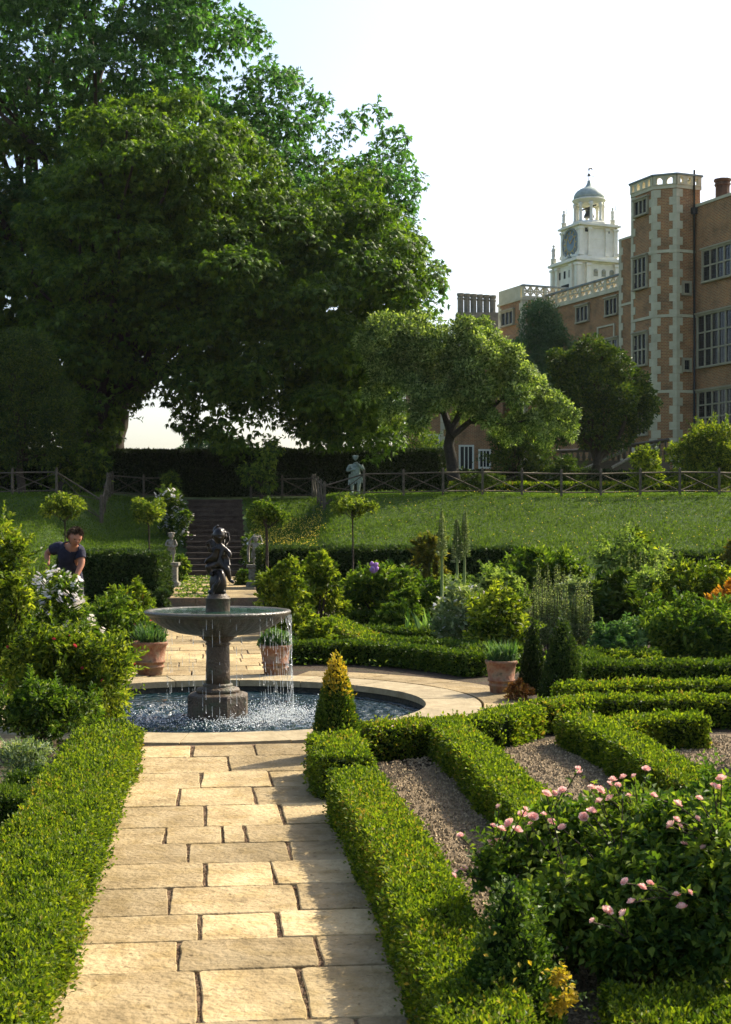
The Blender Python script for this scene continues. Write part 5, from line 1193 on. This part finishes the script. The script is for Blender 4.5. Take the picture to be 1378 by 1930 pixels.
# dark shrubs under the trees on the terrace
def mass(name, label, px0, px1, yt, Y, zb, lm, L, n, cat='shrub', asp=.5, cov=1.5, group=None, depth=.6, fl=None, maxn=30000, **k):
    x0, x1 = wx(px0,Y), wx(px1,Y); zt = wz(yt,Y); C = []; R = []; H = zt-zb; Wd = x1-x0; root = empty(name, ((x0+x1)/2, Y, zb), label, cat, group)
    r = min(Wd, H)*.5/(n**.30)*1.15
    for i in range(n):
        u = random.uniform(-1,1); v = random.random()**.8; e = math.sqrt(max(0, 1-(u*.92)**2-(max(0, v-.25)*1.1)**2*.9)) if abs(u) < 1 else 0
        lim = math.sqrt(max(.04, 1-(max(0, v-.3)/.75)**2)); x = u*lim*(Wd/2-r*.75); y = random.uniform(-1,1)*Wd*.5*depth*lim*.8; z = r*.6+v*(H-r*1.45)
        C.append((x*random.uniform(.9,1.12), y, z*random.uniform(.92,1.1))); R.append((r*random.uniform(.5,1.15),)*3)
    C, R = np.array(C), np.array(R); g = Geo()
    for i in range(min(14, n)): limb(g, (random.uniform(-.1,.1)*Wd*.4,0,0), C[i], .012*max(.5,H), .004*max(.5,H), 5, .5)
    g.build('stems', m_wood, root)
    g = Geo(); k.setdefault('shell', .7); clump_leaves(g, C, R, L, L*asp, cov*.85, maxn=maxn, **k); shoots(g, C, R, int(40+n*5), max(.06, min(Wd, H)*.26), L*1.1, L*asp*1.1); g.build('foliage', lm, root)
    return root, C, R, H
mass('shrub', 'dark low shrub mass beneath the silvery tree beside its trunk', 905, 1040, 775, 58, 2.9, G_DARK, .14, 26, maxn=14000)
mass('shrub', 'dark shrub under the dark tree near the fence', 1010, 1110, 850, 57, 2.9, G_DARK, .14, 12, maxn=7000)
mass('climbing_shrub', 'bright yellow-green climber tumbling over the wall at the right edge below the house', 1262, 1420, 806, 54, 2.9, G_YEL, .13, 40, maxn=26000)
mass('shrub', 'small bright green shrub in front of the sloping dark wall', 1178, 1248, 850, 52, 2.8, G_YEL, .13, 9, maxn=5000)
mass('shrub', 'pale green shrub above the tall hedge left of the brick wing', 690, 835, 795, 66, 3.0, G_MID, .15, 26, maxn=14000)
mass('rose_bush', 'low bush with small white flowers behind the fence, under the silvery tree', 855, 955, 893, 54, 2.85, G_DARK, .12, 14, maxn=6000)
# dark garden wall with balustrade at the foot of the tower, and stair strings
gw = empty('garden_wall', (wx(1150,66), 66, 2.9), 'low dark balustraded garden wall below the brick tower', 'wall')
xw = lambda px: wx(px,66)-wx(1150,66); zw_ = lambda py: wz(py,66)-2.9
g = Geo(); g.b2(xw(1018), xw(1262), -.1, .2, -.2, zw_(868)); g.build('wall', m_dstone, gw)
g = Geo(); g.tube([(xw(1018), .05, zw_(851)), (xw(1130), .05, zw_(848)), (xw(1262), .05, zw_(829))], .09, 4); g.build('coping', m_dstone, gw)
for k in range(22): x = xw(1024+k*11); g = Geo(); zt = zw_(850 if k < 10 else 850-(k-10)*1.8); g.lathe([(.06,zw_(868)),(.1,zw_(868)+(zt-zw_(868))*.35),(.05,zw_(868)+(zt-zw_(868))*.75),(.07,zt)], (x,.05,0), 8); g.build('baluster', m_dstone, gw)
for (x0, y0, x1, y1) in ((1150,882,1232,838),(1075,895,1180,848)): g = Geo(); g.tube([(xw(x0),-.5,zw_(y0)),(xw(x1),-.5,zw_(y1))], .07, 4); g.build('stair_rail', m_statue, gw)

G_LOL = leafmat('standard_tree_leaf', [(.03,.055,.01),(.085,.13,.018),(.24,.27,.045)], .4)
G_RUST = leafmat('rusty_leaf', [(.12,.05,.02),(.22,.09,.03),(.2,.16,.04)], .3)
# standard lollipop trees on the bank foot
def lolli(label, px, Y, wpx, yt, yb, tb, m=G_LOL, tk=.022):
    x = wx(px,Y); rx = wpx/F*Y*.62; zt, zb = wz(yt,Y), wz(yb,Y); zc = (zt+zb)/2; rz = (zt-zb)/2; root = empty('standard_tree', (x, Y, float(ter(x,Y))), label, 'small tree', 'round-headed standard trees at the foot of the bank'); z0 = float(ter(x,Y))
    g = Geo(); g.tube([(0,0,0),(.02,0,(zc-z0)*.5),(0,0,zc-z0)], [tk, tk*.8, tk*.7], 8)
    C = []; R = []
    for k in range(16): d = nrm(np.random.randn(3)); f = random.uniform(.3,.72); C.append((d[0]*rx*f, d[1]*rx*f, zc-z0+d[2]*rz*f)); R.append(min(rx,rz)*random.uniform(.3,.5)); 
    for k in range(7): limb(g, (0,0,(zb-z0)), C[k], tk*.5, tk*.2, 4)
    g.build('trunk', m_wood, root); g = Geo(); clump_leaves(g, np.array(C), np.array(R), .085, .045, 1.5, maxn=9000, shell=.6, rand=.8); shoots(g, np.array(C), np.array(R), 50, .18, .08, .04); g.build('crown', m, root)
lolli('leftmost round-headed standard tree, its wide crown above the bending man', 122, 31.5, 92, 934, 984, 1010)
lolli('round-headed standard tree left of the steps, its thin trunk above the dark hedge', 280, 31.7, 76, 938, 988, 1045)
lolli('round-headed standard tree with a dark thick trunk right of the steps', 502, 31.6, 86, 941, 998, 1040, G_MID, .04)
lolli('rightmost round-headed standard tree in front of the shaded bank', 664, 31.8, 88, 936, 978, 1030)

# ------------------------------------------------------------------ flowers
def rosehead(r, pm, n=(5,6,6)):
    g = Geo()
    for li, m_ in enumerate(n):
        for k in range(m_):
            a = k*6.283/m_+li*.6; R_ = r*(.35+.3*li); h0 = r*(.75-.25*li); w_ = r*(.55+.15*li)
            c, s = math.cos(a), math.sin(a)
            P = [(c*R_*.2,s*R_*.2,-.2*r), (c*R_*.8-s*w_*.6,s*R_*.8+c*w_*.6,h0*.35), (c*R_*.8+s*w_*.6,s*R_*.8-c*w_*.6,h0*.35), (c*R_-s*w_*.42,s*R_+c*w_*.42,h0), (c*R_+s*w_*.42,s*R_-c*w_*.42,h0), (c*R_*1.12,s*R_*1.12,h0*1.08)]
            g.add(P, [(0,2,1),(1,2,4,3),(3,4,5)], 0, None, True)
    o = g.build('flower', pm); return o
def starflower(r, pm, n=5, m_=4):
    g = Geo()
    for q in range(m_):
        cx_, cy_, cz_ = [random.uniform(-1.0,1.0)*r*(m_ > 1) for _ in range(3)]
        for k in range(n):
            a = k*6.283/n+q; c, s = math.cos(a), math.sin(a); g.add([(cx_,cy_,cz_),(cx_+c*r*.5-s*r*.3,cy_+s*r*.5+c*r*.3,cz_+.15*r),(cx_+c*r,cy_+s*r,cz_+.1*r),(cx_+c*r*.5+s*r*.3,cy_+s*r*.5-c*r*.3,cz_+.15*r)], [(0,3,2,1)])
    return g.build('flower', pm)
def flower_stems(root, C, R, pts, lm, L):
    g = Geo(); h = Geo()
    for p in pts:
        p = np.array(p); i = ((C-p)**2).sum(1).argmin(); c = C[i]; m = (p+c)/2+np.array([0,0,.01])
        g.tube([c, m, p-np.array([0,0,.004])], [.003,.0025,.002], 5)
        n = 9; t = np.linspace(.35, .95, n)[:,None]; Q = c+(p-c)*t; leaves(h, Q, np.random.randn(n,3)+[0,0,.4], np.random.randn(n,3)*.4+[0,0,1], L*.9, L*.5)
    g.build('flower_stems', m_wood, root); h.build('upper_leaves', lm, root)
def bloom(root, C, R, proto, n, topw=.2, smin=.7, smax=1.2, front=True, zmin=-9, pts=None):
    k = 0; first = True; tries = 0
    while k < n and tries < 4000:
        tries += 1
        if pts is not None:
            if k >= len(pts): break
            p = np.array(pts[k])
        else:
            i = np.random.randint(len(C)); d = nrm(np.random.randn(3))
            if d[2] < topw-.3*random.random() or (front and d[1] > .4): continue
            p = C[i]+R[i]*d*random.uniform(1.02,1.4)
            dd = (((p-C)/R)**2).sum(1); dd[i] = 9
            if dd.min() < .8 or p[2] < zmin: continue
        o = proto if first else proto.copy()
        if not first: COL.objects.link(o)
        first = False; o.parent = root; o.location = p; s = random.uniform(smin, smax); o.scale = (s,s,s); o.rotation_euler = (random.uniform(.1,.9), random.uniform(-.5,.5), random.uniform(0,6.28)); k += 1

# foreground roses: bushes laid out round the bottom right corner
def bush(label, parts, lm, L, n, cat='rose bush', name='rose_bush', asp=.6, cov=1.5, maxn=60000, base=None, **k):
    """parts: (px, py, Y, radius) lobes"""
    C = np.array([(wx(a,Y), Y, wz(b,Y)) for a, b, Y, r in parts]); Rr = [r for *_, r in parts]; base = np.array(base if base else (C[:,0].mean(), C[:,1].mean()+.1, -.03)); CC = []; RR = []
    for c, r in zip(C, Rr):
        for j in range(n): d = nrm(np.random.randn(3)); f = random.uniform(.25,.75); CC.append(c+d*r*f-base); RR.append((r*random.uniform(.28,.45),)*3)
    CC, RR = np.array(CC), np.array(RR); ok = CC[:,2] > .03; CC, RR = CC[ok], RR[ok]; root = empty(name, tuple(base), label, cat); g = Geo()
    for i in np.random.permutation(len(CC))[:20]: limb(g, (random.uniform(-.08,.08), random.uniform(-.08,.08), 0), CC[i]+np.array([0,0,RR[i][2]*.6]), .007, .003, 6, .6)
    g.build('stems', noisemat('green_stem', [(.05,.08,.02),(.09,.07,.03)], 20), root)
    g = Geo(); clump_leaves(g, CC, RR, L, L*asp, cov*.8, maxn=maxn, **k); shoots(g, CC, RR, 240, .11, L, L*asp, per=8); g.build('foliage', lm, root); return root, CC, RR
G_ROSE = leafmat('rose_leaf', [(.02,.05,.010),(.07,.125,.018),(.22,.27,.04)], .36)
r1, C1, R1 = bush('big rose bush with many pink blooms in the right foreground', [(1010,1625,5.3,.2),(1090,1595,5.5,.22),(1185,1580,5.3,.24),(1085,1700,5.0,.22),(955,1620,5.3,.11),(1180,1700,4.9,.2),(925,1650,5.2,.08),(1040,1570,5.5,.12)], G_ROSE, .038, 15, shell=.7, rand=.9, up=.2)
def at(px, py, Y, root): b = root.location; return (wx(px,Y)-b[0], Y-b[1], wz(py,Y)-b[2])
fl = [(940,1520,1),(985,1535,.8),(1045,1495,1),(1030,1497,.7),(1093,1456,1),(1060,1490,.8),(1130,1490,1),(1150,1505,1),(1165,1480,.9),(1185,1500,1.1),(1175,1465,1),(1195,1463,.8),(1218,1450,1),(960,1552,.7),(930,1557,1),(945,1563,.7),(1005,1540,1.3),(1000,1553,1),(1025,1535,.8),(1040,1550,.8),(975,1565,.7),(925,1590,1),(940,1587,.7),(868,1575,1),(1100,1540,1),(1115,1530,.7),(1130,1510,1),(1090,1450,.8),(1115,1485,.7),(860,1645,1.3),(875,1640,1),(855,1650,.8),(990,1525,.6),(1060,1560,.6),(1150,1478,.6),(1075,1660,.7),(1155,1470,.7)]
pr = rosehead(.021, P_PINK); PT = [at(x, y, 5.05+random.uniform(-.1,.15), r1) for x, y, s in fl]; flower_stems(r1, C1, R1, PT, G_ROSE, .036); bloom(r1, None, None, pr, len(fl), pts=PT, smin=.5, smax=1.0)
r2, C2, R2 = bush('taller pink rose bush against the right edge of the photo', [(1265,1590,5.0,.17),(1335,1600,4.9,.19),(1390,1640,4.7,.2),(1290,1650,4.8,.18),(1345,1545,5.2,.14)], G_ROSE, .038, 15, shell=.7, rand=.9)
fl = [(1277,1515,1),(1318,1505,1),(1345,1482,.9),(1360,1468,1),(1275,1545,1),(1265,1555,.7),(1282,1558,.7),(1325,1598,.8),(1290,1590,.7),(1355,1485,.8),(1232,1500,.7),(1315,1543,.8)]
pr = rosehead(.021, P_PINK); PT = [at(x, y, 4.68+random.uniform(-.1,.1), r2) for x, y, s in fl]; flower_stems(r2, C2, R2, PT, G_ROSE, .036); bloom(r2, None, None, pr, len(fl), pts=PT, smin=.5, smax=.95)
r3, C3, R3 = bush('low near rose bush with a few deep pink blooms in the bottom right corner', [(1200,1765,4.75,.14),(1275,1745,4.7,.15),(1350,1780,4.65,.17),(1160,1790,4.8,.1),(1310,1820,4.7,.12)], G_ROSE, .036, 14, shell=.7, rand=.9)
fl = [(1210,1673,1.2),(1275,1687,1.1),(1300,1682,1.2),(1145,1717,1.2),(1117,1736,1.1),(1175,1722,.7),(1225,1665,.8),(1190,1700,.7),(1178,1662,.8),(1285,1710,.7)]
pr = rosehead(.021, P_PINK); PT = [at(x, y, 4.5+random.uniform(-.06,.1), r3) for x, y, s in fl]; flower_stems(r3, C3, R3, PT, G_ROSE, .036); bloom(r3, None, None, pr, len(fl), pts=PT, smin=.55, smax=1.0)
G_CONE = leafmat('dark_leafy', [(.018,.045,.008),(.05,.095,.014),(.14,.20,.035)], .3)
cone('loose dark green cone with a few golden sprigs at the near end of the path hedge, bottom of the photo', 962, 4.4, 215, 1655, G_CONE, None, .62)
b4 = [o for o in COL.objects if o.name.startswith('topiary_cone')][-1]; b4['label'] = 'loose dark green cone with golden sprigs beside the roses at the bottom of the photo'
g = Geo(); C_ = np.array([(0,-.02,.12),(0,0,.3),(.03,-.03,.42),(-.07,-.05,.2),(.08,-.05,.22)]); shoots(g, C_, np.array([(.17,.17,.12),(.12,.12,.12),(.08,.08,.1),(.12,.12,.1),(.1,.1,.1)]), 150, .09, .026, .016, per=8); g.build('sprays', G_CONE, b4)
g = Geo(); n = 260; cc = np.array([at(1055,1840,4.25,b4), at(1072,1880,4.22,b4), at(1052,1895,4.25,b4), at(960,1830,4.18,b4)]); i = np.random.choice(4, n, p=[.34,.28,.28,.1]); P = cc[i]+np.random.randn(n,3)*np.where(i == 3, .06, .014)[:,None]
leaves(g, P, np.random.randn(n,3), np.random.randn(n,3)+[0,-.5,1], .02, .013); g.build('golden_leaves', G_GOLD, b4)

# ------------------------------------------------------------------ borders: left
Zg = -.03
def plant(label, px0, px1, yt, Y, lm, n=20, name='border_shrub', cat='shrub', L=None, asp=.5, cov=1.5, maxn=30000, **k):
    return mass(name, label, px0, px1, yt, Y, Zg, lm, L or max(.04, .0047*Y), n, cat, asp*.92, cov*.85, maxn=maxn, **k)
r, C, R, H = plant('large yellow-green rose bush on the left beside the pool, nearest the broad hedge', -10, 268, 1180, 11.6, G_YEL, 44, 'rose_bush', 'rose bush', maxn=42000, shell=.6, rand=.9)
bloom(r, C, R, rosehead(.02, P_RED), 14)
r, C, R, H = plant('dark low bush at the left edge in front of the large yellow-green rose', -30, 190, 1290, 10.3, G_MID, 26, 'rose_bush', 'rose bush', maxn=26000, shell=.6, rand=.9)
plant('tall yellow-green shrub at the left edge beyond the white flowers', -60, 95, 1012, 16.5, G_YEL, 36, maxn=26000, shell=.6, rand=.9)
plant('yellow-green bush low at the left edge below the tall shrub', -40, 90, 1100, 13.5, G_YEL, 24, maxn=20000, rand=.9)
r, C, R, H = plant('bush covered in white phlox-like flowers in front of the bending man', 28, 178, 1088, 15.2, G_MID, 30, 'white_flowering_plant', 'flowering plant', maxn=22000, shell=.6)
bloom(r, C, R, starflower(.024, P_WHITE, 5, 9), 100, .05, .8, 1.4, zmin=H*.4)
r, C, R, H = plant('rounded rose bush with small pink-red flowers left of the fountain bowl', 128, 300, 1135, 17.2, G_MID, 34, 'rose_bush', 'rose bush', maxn=26000, shell=.6, rand=.9)
bloom(r, C, R, rosehead(.02, P_RED), 26)
plant('neat rounded green bush below the dark clipped hedge on the left', 190, 295, 1106, 21.5, G_BOX, 18, maxn=12000)
r, C, R, H = mass('herb_clump', 'clump of grey-green grassy herbs at the left edge by the broad hedge', -20, 112, 1398, 8.9, Zg, G_GREY, .05, 10, 'herb', .25, 1.0, maxn=6000, shell=.9, up=1.2, rand=.5)
mass('herb_clump', 'yellow-green leafy herb at the left edge against the broad hedge', -10, 60, 1565, 6.6, Zg, G_YEL, .03, 9, 'herb', .5, 1.5, maxn=6000)
mass('herb_clump', 'dark ground-covering herb behind the broad left hedge', -20, 120, 1460, 8.3, Zg, G_BOXD, .03, 10, 'herb', .5, 1.5, maxn=9000)
plant('dark narrow bush at the end of the clipped hedge left of the path', 290, 318, 1118, 27.5, G_YEWH, 6, maxn=3000)
# ------------------------------------------------------------------ borders: right
r, C, R, H = plant('yellow-green rose bush right of the fountain bowl nearest the path', 488, 585, 1062, 21, G_YEL, 26, 'rose_bush', 'rose bush', maxn=18000, rand=.9)
plant('upright yellow-green shrub behind the golden cone, right of the fountain bowl', 560, 645, 1052, 22.5, G_YEL, 22, maxn=15000, rand=.9)
r, C, R, H = plant('broad green bush with a purple flower right of the yellow-green shrub', 636, 800, 1072, 23.5, G_MID, 34, maxn=20000, rand=.9)
g = Geo()
for k in range(9): g.ball((random.uniform(-.05,.05), random.uniform(-.04,.04), random.uniform(-.09,.09)), .04, 6, 0, .4)
o = g.build('flower', P_PURP); o.parent = r; o.location = (wx(704,22.6)-r.location[0], -.9, wz(1073,22.6)-Zg)
plant('bronze-tipped tall shrub behind the foxtail spikes', 768, 842, 1010, 26.5, G_BRON, 22, maxn=12000, rand=.9)
plant('light green bush between the bronze shrub and the clipped hedge', 800, 900, 1085, 25, G_MID, 16, maxn=10000)
def spike(label, px, Y, yt, yb, two=False):
    z0 = Zg; h = wz(yt,Y)-z0; root = empty('foxtail_lily', (wx(px,Y), Y, z0), label, 'flower spike', 'tall flower spikes in the right border'); 
    for q in ((-.04,0),(.05,.02)) if two else ((0,0),):
        f = 1 if q[0] >= 0 else .93; g = Geo(); g.tube([(q[0],q[1],0),(q[0]*1.2,q[1],h*f*.5),(q[0]*1.5,q[1],h*f)], [.028,.022,.006], 8); g.build('stem', noisemat('pale_stem', [(.14,.2,.05),(.2,.24,.09)], 15), root)
        g = Geo(); n = 900; z = np.random.rand(n)**.8; rr = .065*(1-z)**.6+.012; a = np.random.rand(n)*6.28; N = np.column_stack([np.cos(a), np.sin(a), 0*a+.3])
        P = np.column_stack([q[0]*1.4+rr*.5*np.cos(a), q[1]+rr*.5*np.sin(a), h*f*(.62+.38*z)]); leaves(g, P, N, np.random.randn(n,3)*.4+[0,0,1], rr*.9, .02); g.build('flower_spike', G_GREY, root)
    g = Geo(); blades(g, 50, (0,0), .12, .5, 0, .035, .9); g.build('leaf_tuft', G_BLUE, root)
spike('tall pale flower spike, left of the two in the right border', 833, 22, 962, 1140)
spike('double-stemmed tall pale flower spike, right of the two in the right border', 868, 21.6, 962, 1120, True)
r, C, R, H = plant('mounded bush of pinkish-white flowers left of the grey-green spires', 812, 940, 1108, 18.6, G_GREY, 30, 'white_flowering_plant', 'flowering plant', maxn=20000, rand=.9)
bloom(r, C, R, starflower(.022, P_WHITE, 5, 4), 60)
plant('loose yellow-green plants mixed among the pinkish-white flowers', 880, 1000, 1120, 17.6, G_YEL, 24, maxn=15000, rand=.9)
def spires(label, px0, px1, yt, Y, n, lm=G_GREY):
    x0, x1 = wx(px0,Y), wx(px1,Y); root = empty('spire_plant', ((x0+x1)/2, Y, Zg), label, 'border plant'); h = wz(yt,Y)-Zg; g = Geo(); s = Geo()
    for k in range(n):
        x = random.uniform(-.5,.5)*(x1-x0); y = random.uniform(-.5,.5)*(x1-x0)*.6; hh = h*random.uniform(.62,1); lx = random.uniform(-.05,.05); s.tube([(x,y,0),(x+lx,y,hh)], [.008,.004], 4)
        m_ = 110; t = .15+.85*np.random.rand(m_); a = np.random.rand(m_)*6.28; P = np.column_stack([x+lx*t, y+0*t, hh*t]); leaves(g, P, np.column_stack([np.cos(a), np.sin(a), .6+0*a]), np.random.randn(m_,3)*.4+[0,0,1], .075*(1.15-t)+.012, .03*(1.1-t)+.01)
    s.build('stems', m_wood, root); g.build('foliage', lm, root)
spires('thicket of upright grey-green spires right of the pinkish-white flowers', 985, 1112, 1092, 18.8, 70)
spires('group of upright grey spires behind the broad green shrub', 1010, 1080, 1060, 22.5, 30)
plant('broad tall green shrub in the right border under the shaded bank', 935, 1120, 1040, 27, G_MID, 44, maxn=24000, rand=.9)
plant('tallest leafy shrub of the right border, pale tips reaching above the clipped hedge', 1110, 1270, 1025, 26, G_PALE, 44, maxn=24000, rand=.9)
plant('tall shrub behind, carrying loose yellow-green shoots near the right edge', 1165, 1240, 1008, 27.5, G_YEL, 14, maxn=7000, rand=1.1)
plant('dark large-leaved plant between the grey spires and the right-hand roses', 1100, 1215, 1082, 20.2, G_DARK, 24, 'leafy_plant', 'plant', L=.14, maxn=7000, rand=.9)
plant('yellow-green bush in the right border behind the dense rose bush', 1220, 1420, 1068, 22, G_YEL, 34, maxn=20000, rand=.9)
r, C, R, H = plant('dense dark green rose bush near the right edge behind the low hedges', 1205, 1420, 1132, 16.8, G_ROSE, 50, 'rose_bush', 'rose bush', maxn=34000, rand=.9)
plant('bright orange-leaved bush at the right edge', 1330, 1420, 1100, 18.6, G_ORANGE, 14, maxn=7000, rand=.9)
plant('tall orange-tipped bush at the far right edge against the bank', 1352, 1420, 1010, 28, G_BRON, 10, maxn=5000, rand=.9)
plant('low silvery leafy plants at the foot of the dark large-leaved plant', 1110, 1215, 1175, 16.6, G_BLUE, 16, 'leafy_plant', 'plant', L=.07, maxn=8000)
plant('low yellow-green ferny plant between the low hedges right of the dark cones', 1135, 1265, 1232, 15.3, G_YEL, 14, 'leafy_plant', 'plant', maxn=7000)
plant('low green leafy plant left of the bright slanting hedge', 560, 640, 1180, 18.4, G_YEL, 14, 'leafy_plant', 'plant', maxn=7000)
plant('flat patch of green plants between the slanting hedge and the white flowers', 700, 800, 1140, 21, G_MID, 16, 'leafy_plant', 'plant', maxn=8000)
r, C, R, H = plant('small patch of white-flowered plants by the flower spikes', 738, 790, 1110, 22, G_MID, 10, 'white_flowering_plant', 'flowering plant', maxn=4000); bloom(r, C, R, starflower(.035, P_WHITE, 5, 2), 8)
plant('reddish low creeping plant at the foot of the banded pot', 955, 1008, 1287, 13.4, G_RUST, 8, 'creeping_plant', 'plant', L=.035, maxn=2500)
root = empty('iris_clump', (wx(820,19.6), 19.6, Zg), 'clump of broad sword-shaped leaves below the flower spikes', 'plant'); g = Geo(); blades(g, 90, (0,0), .3, .62, 0, .06, .5); g.build('leaves', G_BLUE, root)
root = empty('iris_clump', (wx(575,17.9), 17.9, Zg), 'small clump of upright sword leaves by the low hedge right of the fountain', 'plant'); g = Geo(); blades(g, 60, (0,0), .3, .3, 0, .04, .5); g.build('leaves', G_MID, root)
plant('airy pale plant in the middle of the right border, behind the pinkish-white flowers', 885, 985, 1078, 23.5, G_PALE, 22, maxn=12000, rand=1.0)
plant('soft grey-leaved plant between the grey spires and the dark leafy plant', 1060, 1135, 1098, 21.5, G_GREY, 16, maxn=9000, rand=1.0)
plant('pale green plant in the gap behind the dense dark rose bush', 1170, 1262, 1085, 22.8, G_PALE, 20, maxn=11000, rand=1.0)
plant('feathery mid-green plant at the feet of the flower spikes', 790, 868, 1098, 22.8, G_MID, 14, maxn=8000, rand=1.0)
spires('slender pale spires standing among the tallest shrubs near the right edge', 1160, 1290, 1035, 24.5, 34)
spires('sparse upright green spires between the purple-flowered bush and the flower spikes', 745, 830, 1055, 24.5, 20, G_MID)
# bank planting by the steps
def bankplant(label, px0, px1, yt, Y, lm, n, name='border_shrub', cat='shrub', **k):
    return mass(name, label, px0, px1, yt, Y, float(ter(wx((px0+px1)/2, Y), Y))-.05, lm, .11, n, cat, **k)
r, C, R, H = bankplant('white-flowering bush hanging down the bank left of the steps', 285, 352, 925, 45.5, G_MID, 20, 'white_flowering_plant', 'flowering plant', maxn=7000); bloom(r, C, R, starflower(.07, P_WHITE, 5, 2), 60, -.2)
r, C, R, H = bankplant('white-flowered bush beside the left edge of the steps', 328, 364, 962, 43.5, G_MID, 10, 'white_flowering_plant', 'flowering plant', maxn=4000); bloom(r, C, R, starflower(.07, P_WHITE, 5, 2), 28, -.2)
r, C, R, H = bankplant('shrub with scattered white flowers spilling over the right edge of the steps', 452, 495, 1015, 41.6, G_MID, 12, 'white_flowering_plant', 'flowering plant', maxn=5000); bloom(r, C, R, starflower(.06, P_WHITE, 5, 2), 22, -.2)
bankplant('ferny green growth at the left foot of the steps behind the stone child', 326, 356, 1050, 37, G_MID, 9, maxn=3000)
bankplant('green growth at the right foot of the steps by the hooded statue', 446, 476, 1075, 35, G_MID, 8, maxn=3000)
bankplant('clipped pot shrub at the top of the bank left of the steps opening', 305, 338, 888, 52, G_MID, 9, 'potted_shrub', 'shrub', maxn=3000)
# ground cover the parterre hedges
g = Geo(); n = 42000; X = np.random.uniform(-9, 9, n); Y = np.random.uniform(13, 31, n); s_, t_ = toax(X, Y)
ok = ((X-PC[0])**2+(Y-PC[1])**2 > 3.75**2) & (np.abs(t_) > .8+.25*(s_ > 15)) & (vnoise(np.column_stack([X,Y,0*X]), 1.3, 9) > -.25); X, Y = X[ok], Y[ok]; n = len(X)
P = np.column_stack([X, Y, np.random.rand(n)*.09-.03]); leaves(g, P, np.random.randn(n,3)*[1,1,.4]+[0,0,.8], np.random.randn(n,3)*.5+[0,0,1], .06, .03)
tag(g.build('ground_cover', G_MID), 'low green ground cover filling the beds beyond the pool', 'ground cover', kind='stuff')
# bank grass with yellow flowers
g = Geo(); n = 260000; X = np.random.uniform(-14, 15, n); Y = np.random.uniform(38.2, 53, n); ok = (np.abs(X-SXX(Y)) > 1.1) & (np.abs(wx(0,1)*0+X) < Y*.31); X, Y = X[ok], Y[ok]; n = len(X)
P = np.column_stack([X, Y, ter(X, Y)-.02]); hh = .06+.10*np.random.rand(n)*(1+.5*vnoise(P, .8, 4)); D = np.random.randn(n,3)*[.45,.45,.1]+[0,0,1]
leaves(g, P, D, np.random.randn(n,3)*[1,1,.2], np.maximum(hh, .045), .024, droop=.2); 
m_ = 16000; ii = np.random.randint(0, n, m_); Pt = P[ii]+np.random.randn(m_,3)*[.03,.03,0]; kt = vnoise(Pt, 1.1, 8) > .1; Pt = Pt[kt]; leaves(g, Pt, np.random.randn(len(Pt),3)*[.5,.5,.1]+[0,0,1], np.random.randn(len(Pt),3)*[1,1,.2], .2+.12*np.random.rand(len(Pt)), .03, droop=.25)
tag(g.build('bank_grass', G_GRASS), 'rough meadow grass covering the steep bank', 'grass', kind='stuff')
g = Geo(); n = 2000; X = np.random.uniform(-3.8, 13, n); Y = np.random.uniform(40.5, 48, n); X[:1500] = np.random.uniform(-3.6,-1.4,1500); ok = (np.abs(X) < Y*.3) & (np.abs(X-SXX(Y)) > 1.2); X, Y = X[ok], Y[ok]; n = len(X)
P = np.column_stack([X, Y, ter(X, Y)+.12+.1*np.random.rand(n)]); leaves(g, P, np.random.randn(n,3), np.random.randn(n,3), .042, .035); tag(g.build('yellow_wildflowers', P_YEL), 'tiny yellow wildflowers dotted through the bank grass', 'wildflowers', kind='stuff')
# terrace lawn
gx2 = np.linspace(-30, 40, 60); gy2 = np.linspace(47.2, 75, 30); XX, YY = np.meshgrid(gx2, gy2); ZZ = ter(XX, YY)+.02; I = np.arange(29)[:,None]*60+np.arange(59)[None]
qq = np.stack([I, I+1, I+61, I+60], -1).reshape(-1,4); V = np.column_stack([XX.ravel(), YY.ravel(), ZZ.ravel()]); c_ = V[qq].mean(1); qq = qq[(c_[:,0] > -1.2)]
g = Geo(); g.add(V, qq, 0, smooth=True); struct(g.build('terrace_lawn', m_lawn))

# ------------------------------------------------------------------ thin summer haze round the whole place
hm = bpy.data.materials.new('haze_air'); hm.use_nodes = True; hn = hm.node_tree; hn.nodes.remove(hn.nodes['Principled BSDF'])
pv = hn.nodes.new('ShaderNodeVolumePrincipled'); pv.inputs['Density'].default_value = .00007; pv.inputs['Color'].default_value = (.93,.96,1,1); pv.inputs['Anisotropy'].default_value = .3
hn.links.new(pv.outputs[0], hn.nodes['Material Output'].inputs['Volume'])
g = Geo(); g.b2(-700, 800, -250, 1600, -3, 60); o = g.build('haze', hm); o['kind'] = 'stuff'; o['label'] = 'thin pale summer haze in the air'; o['category'] = 'haze'
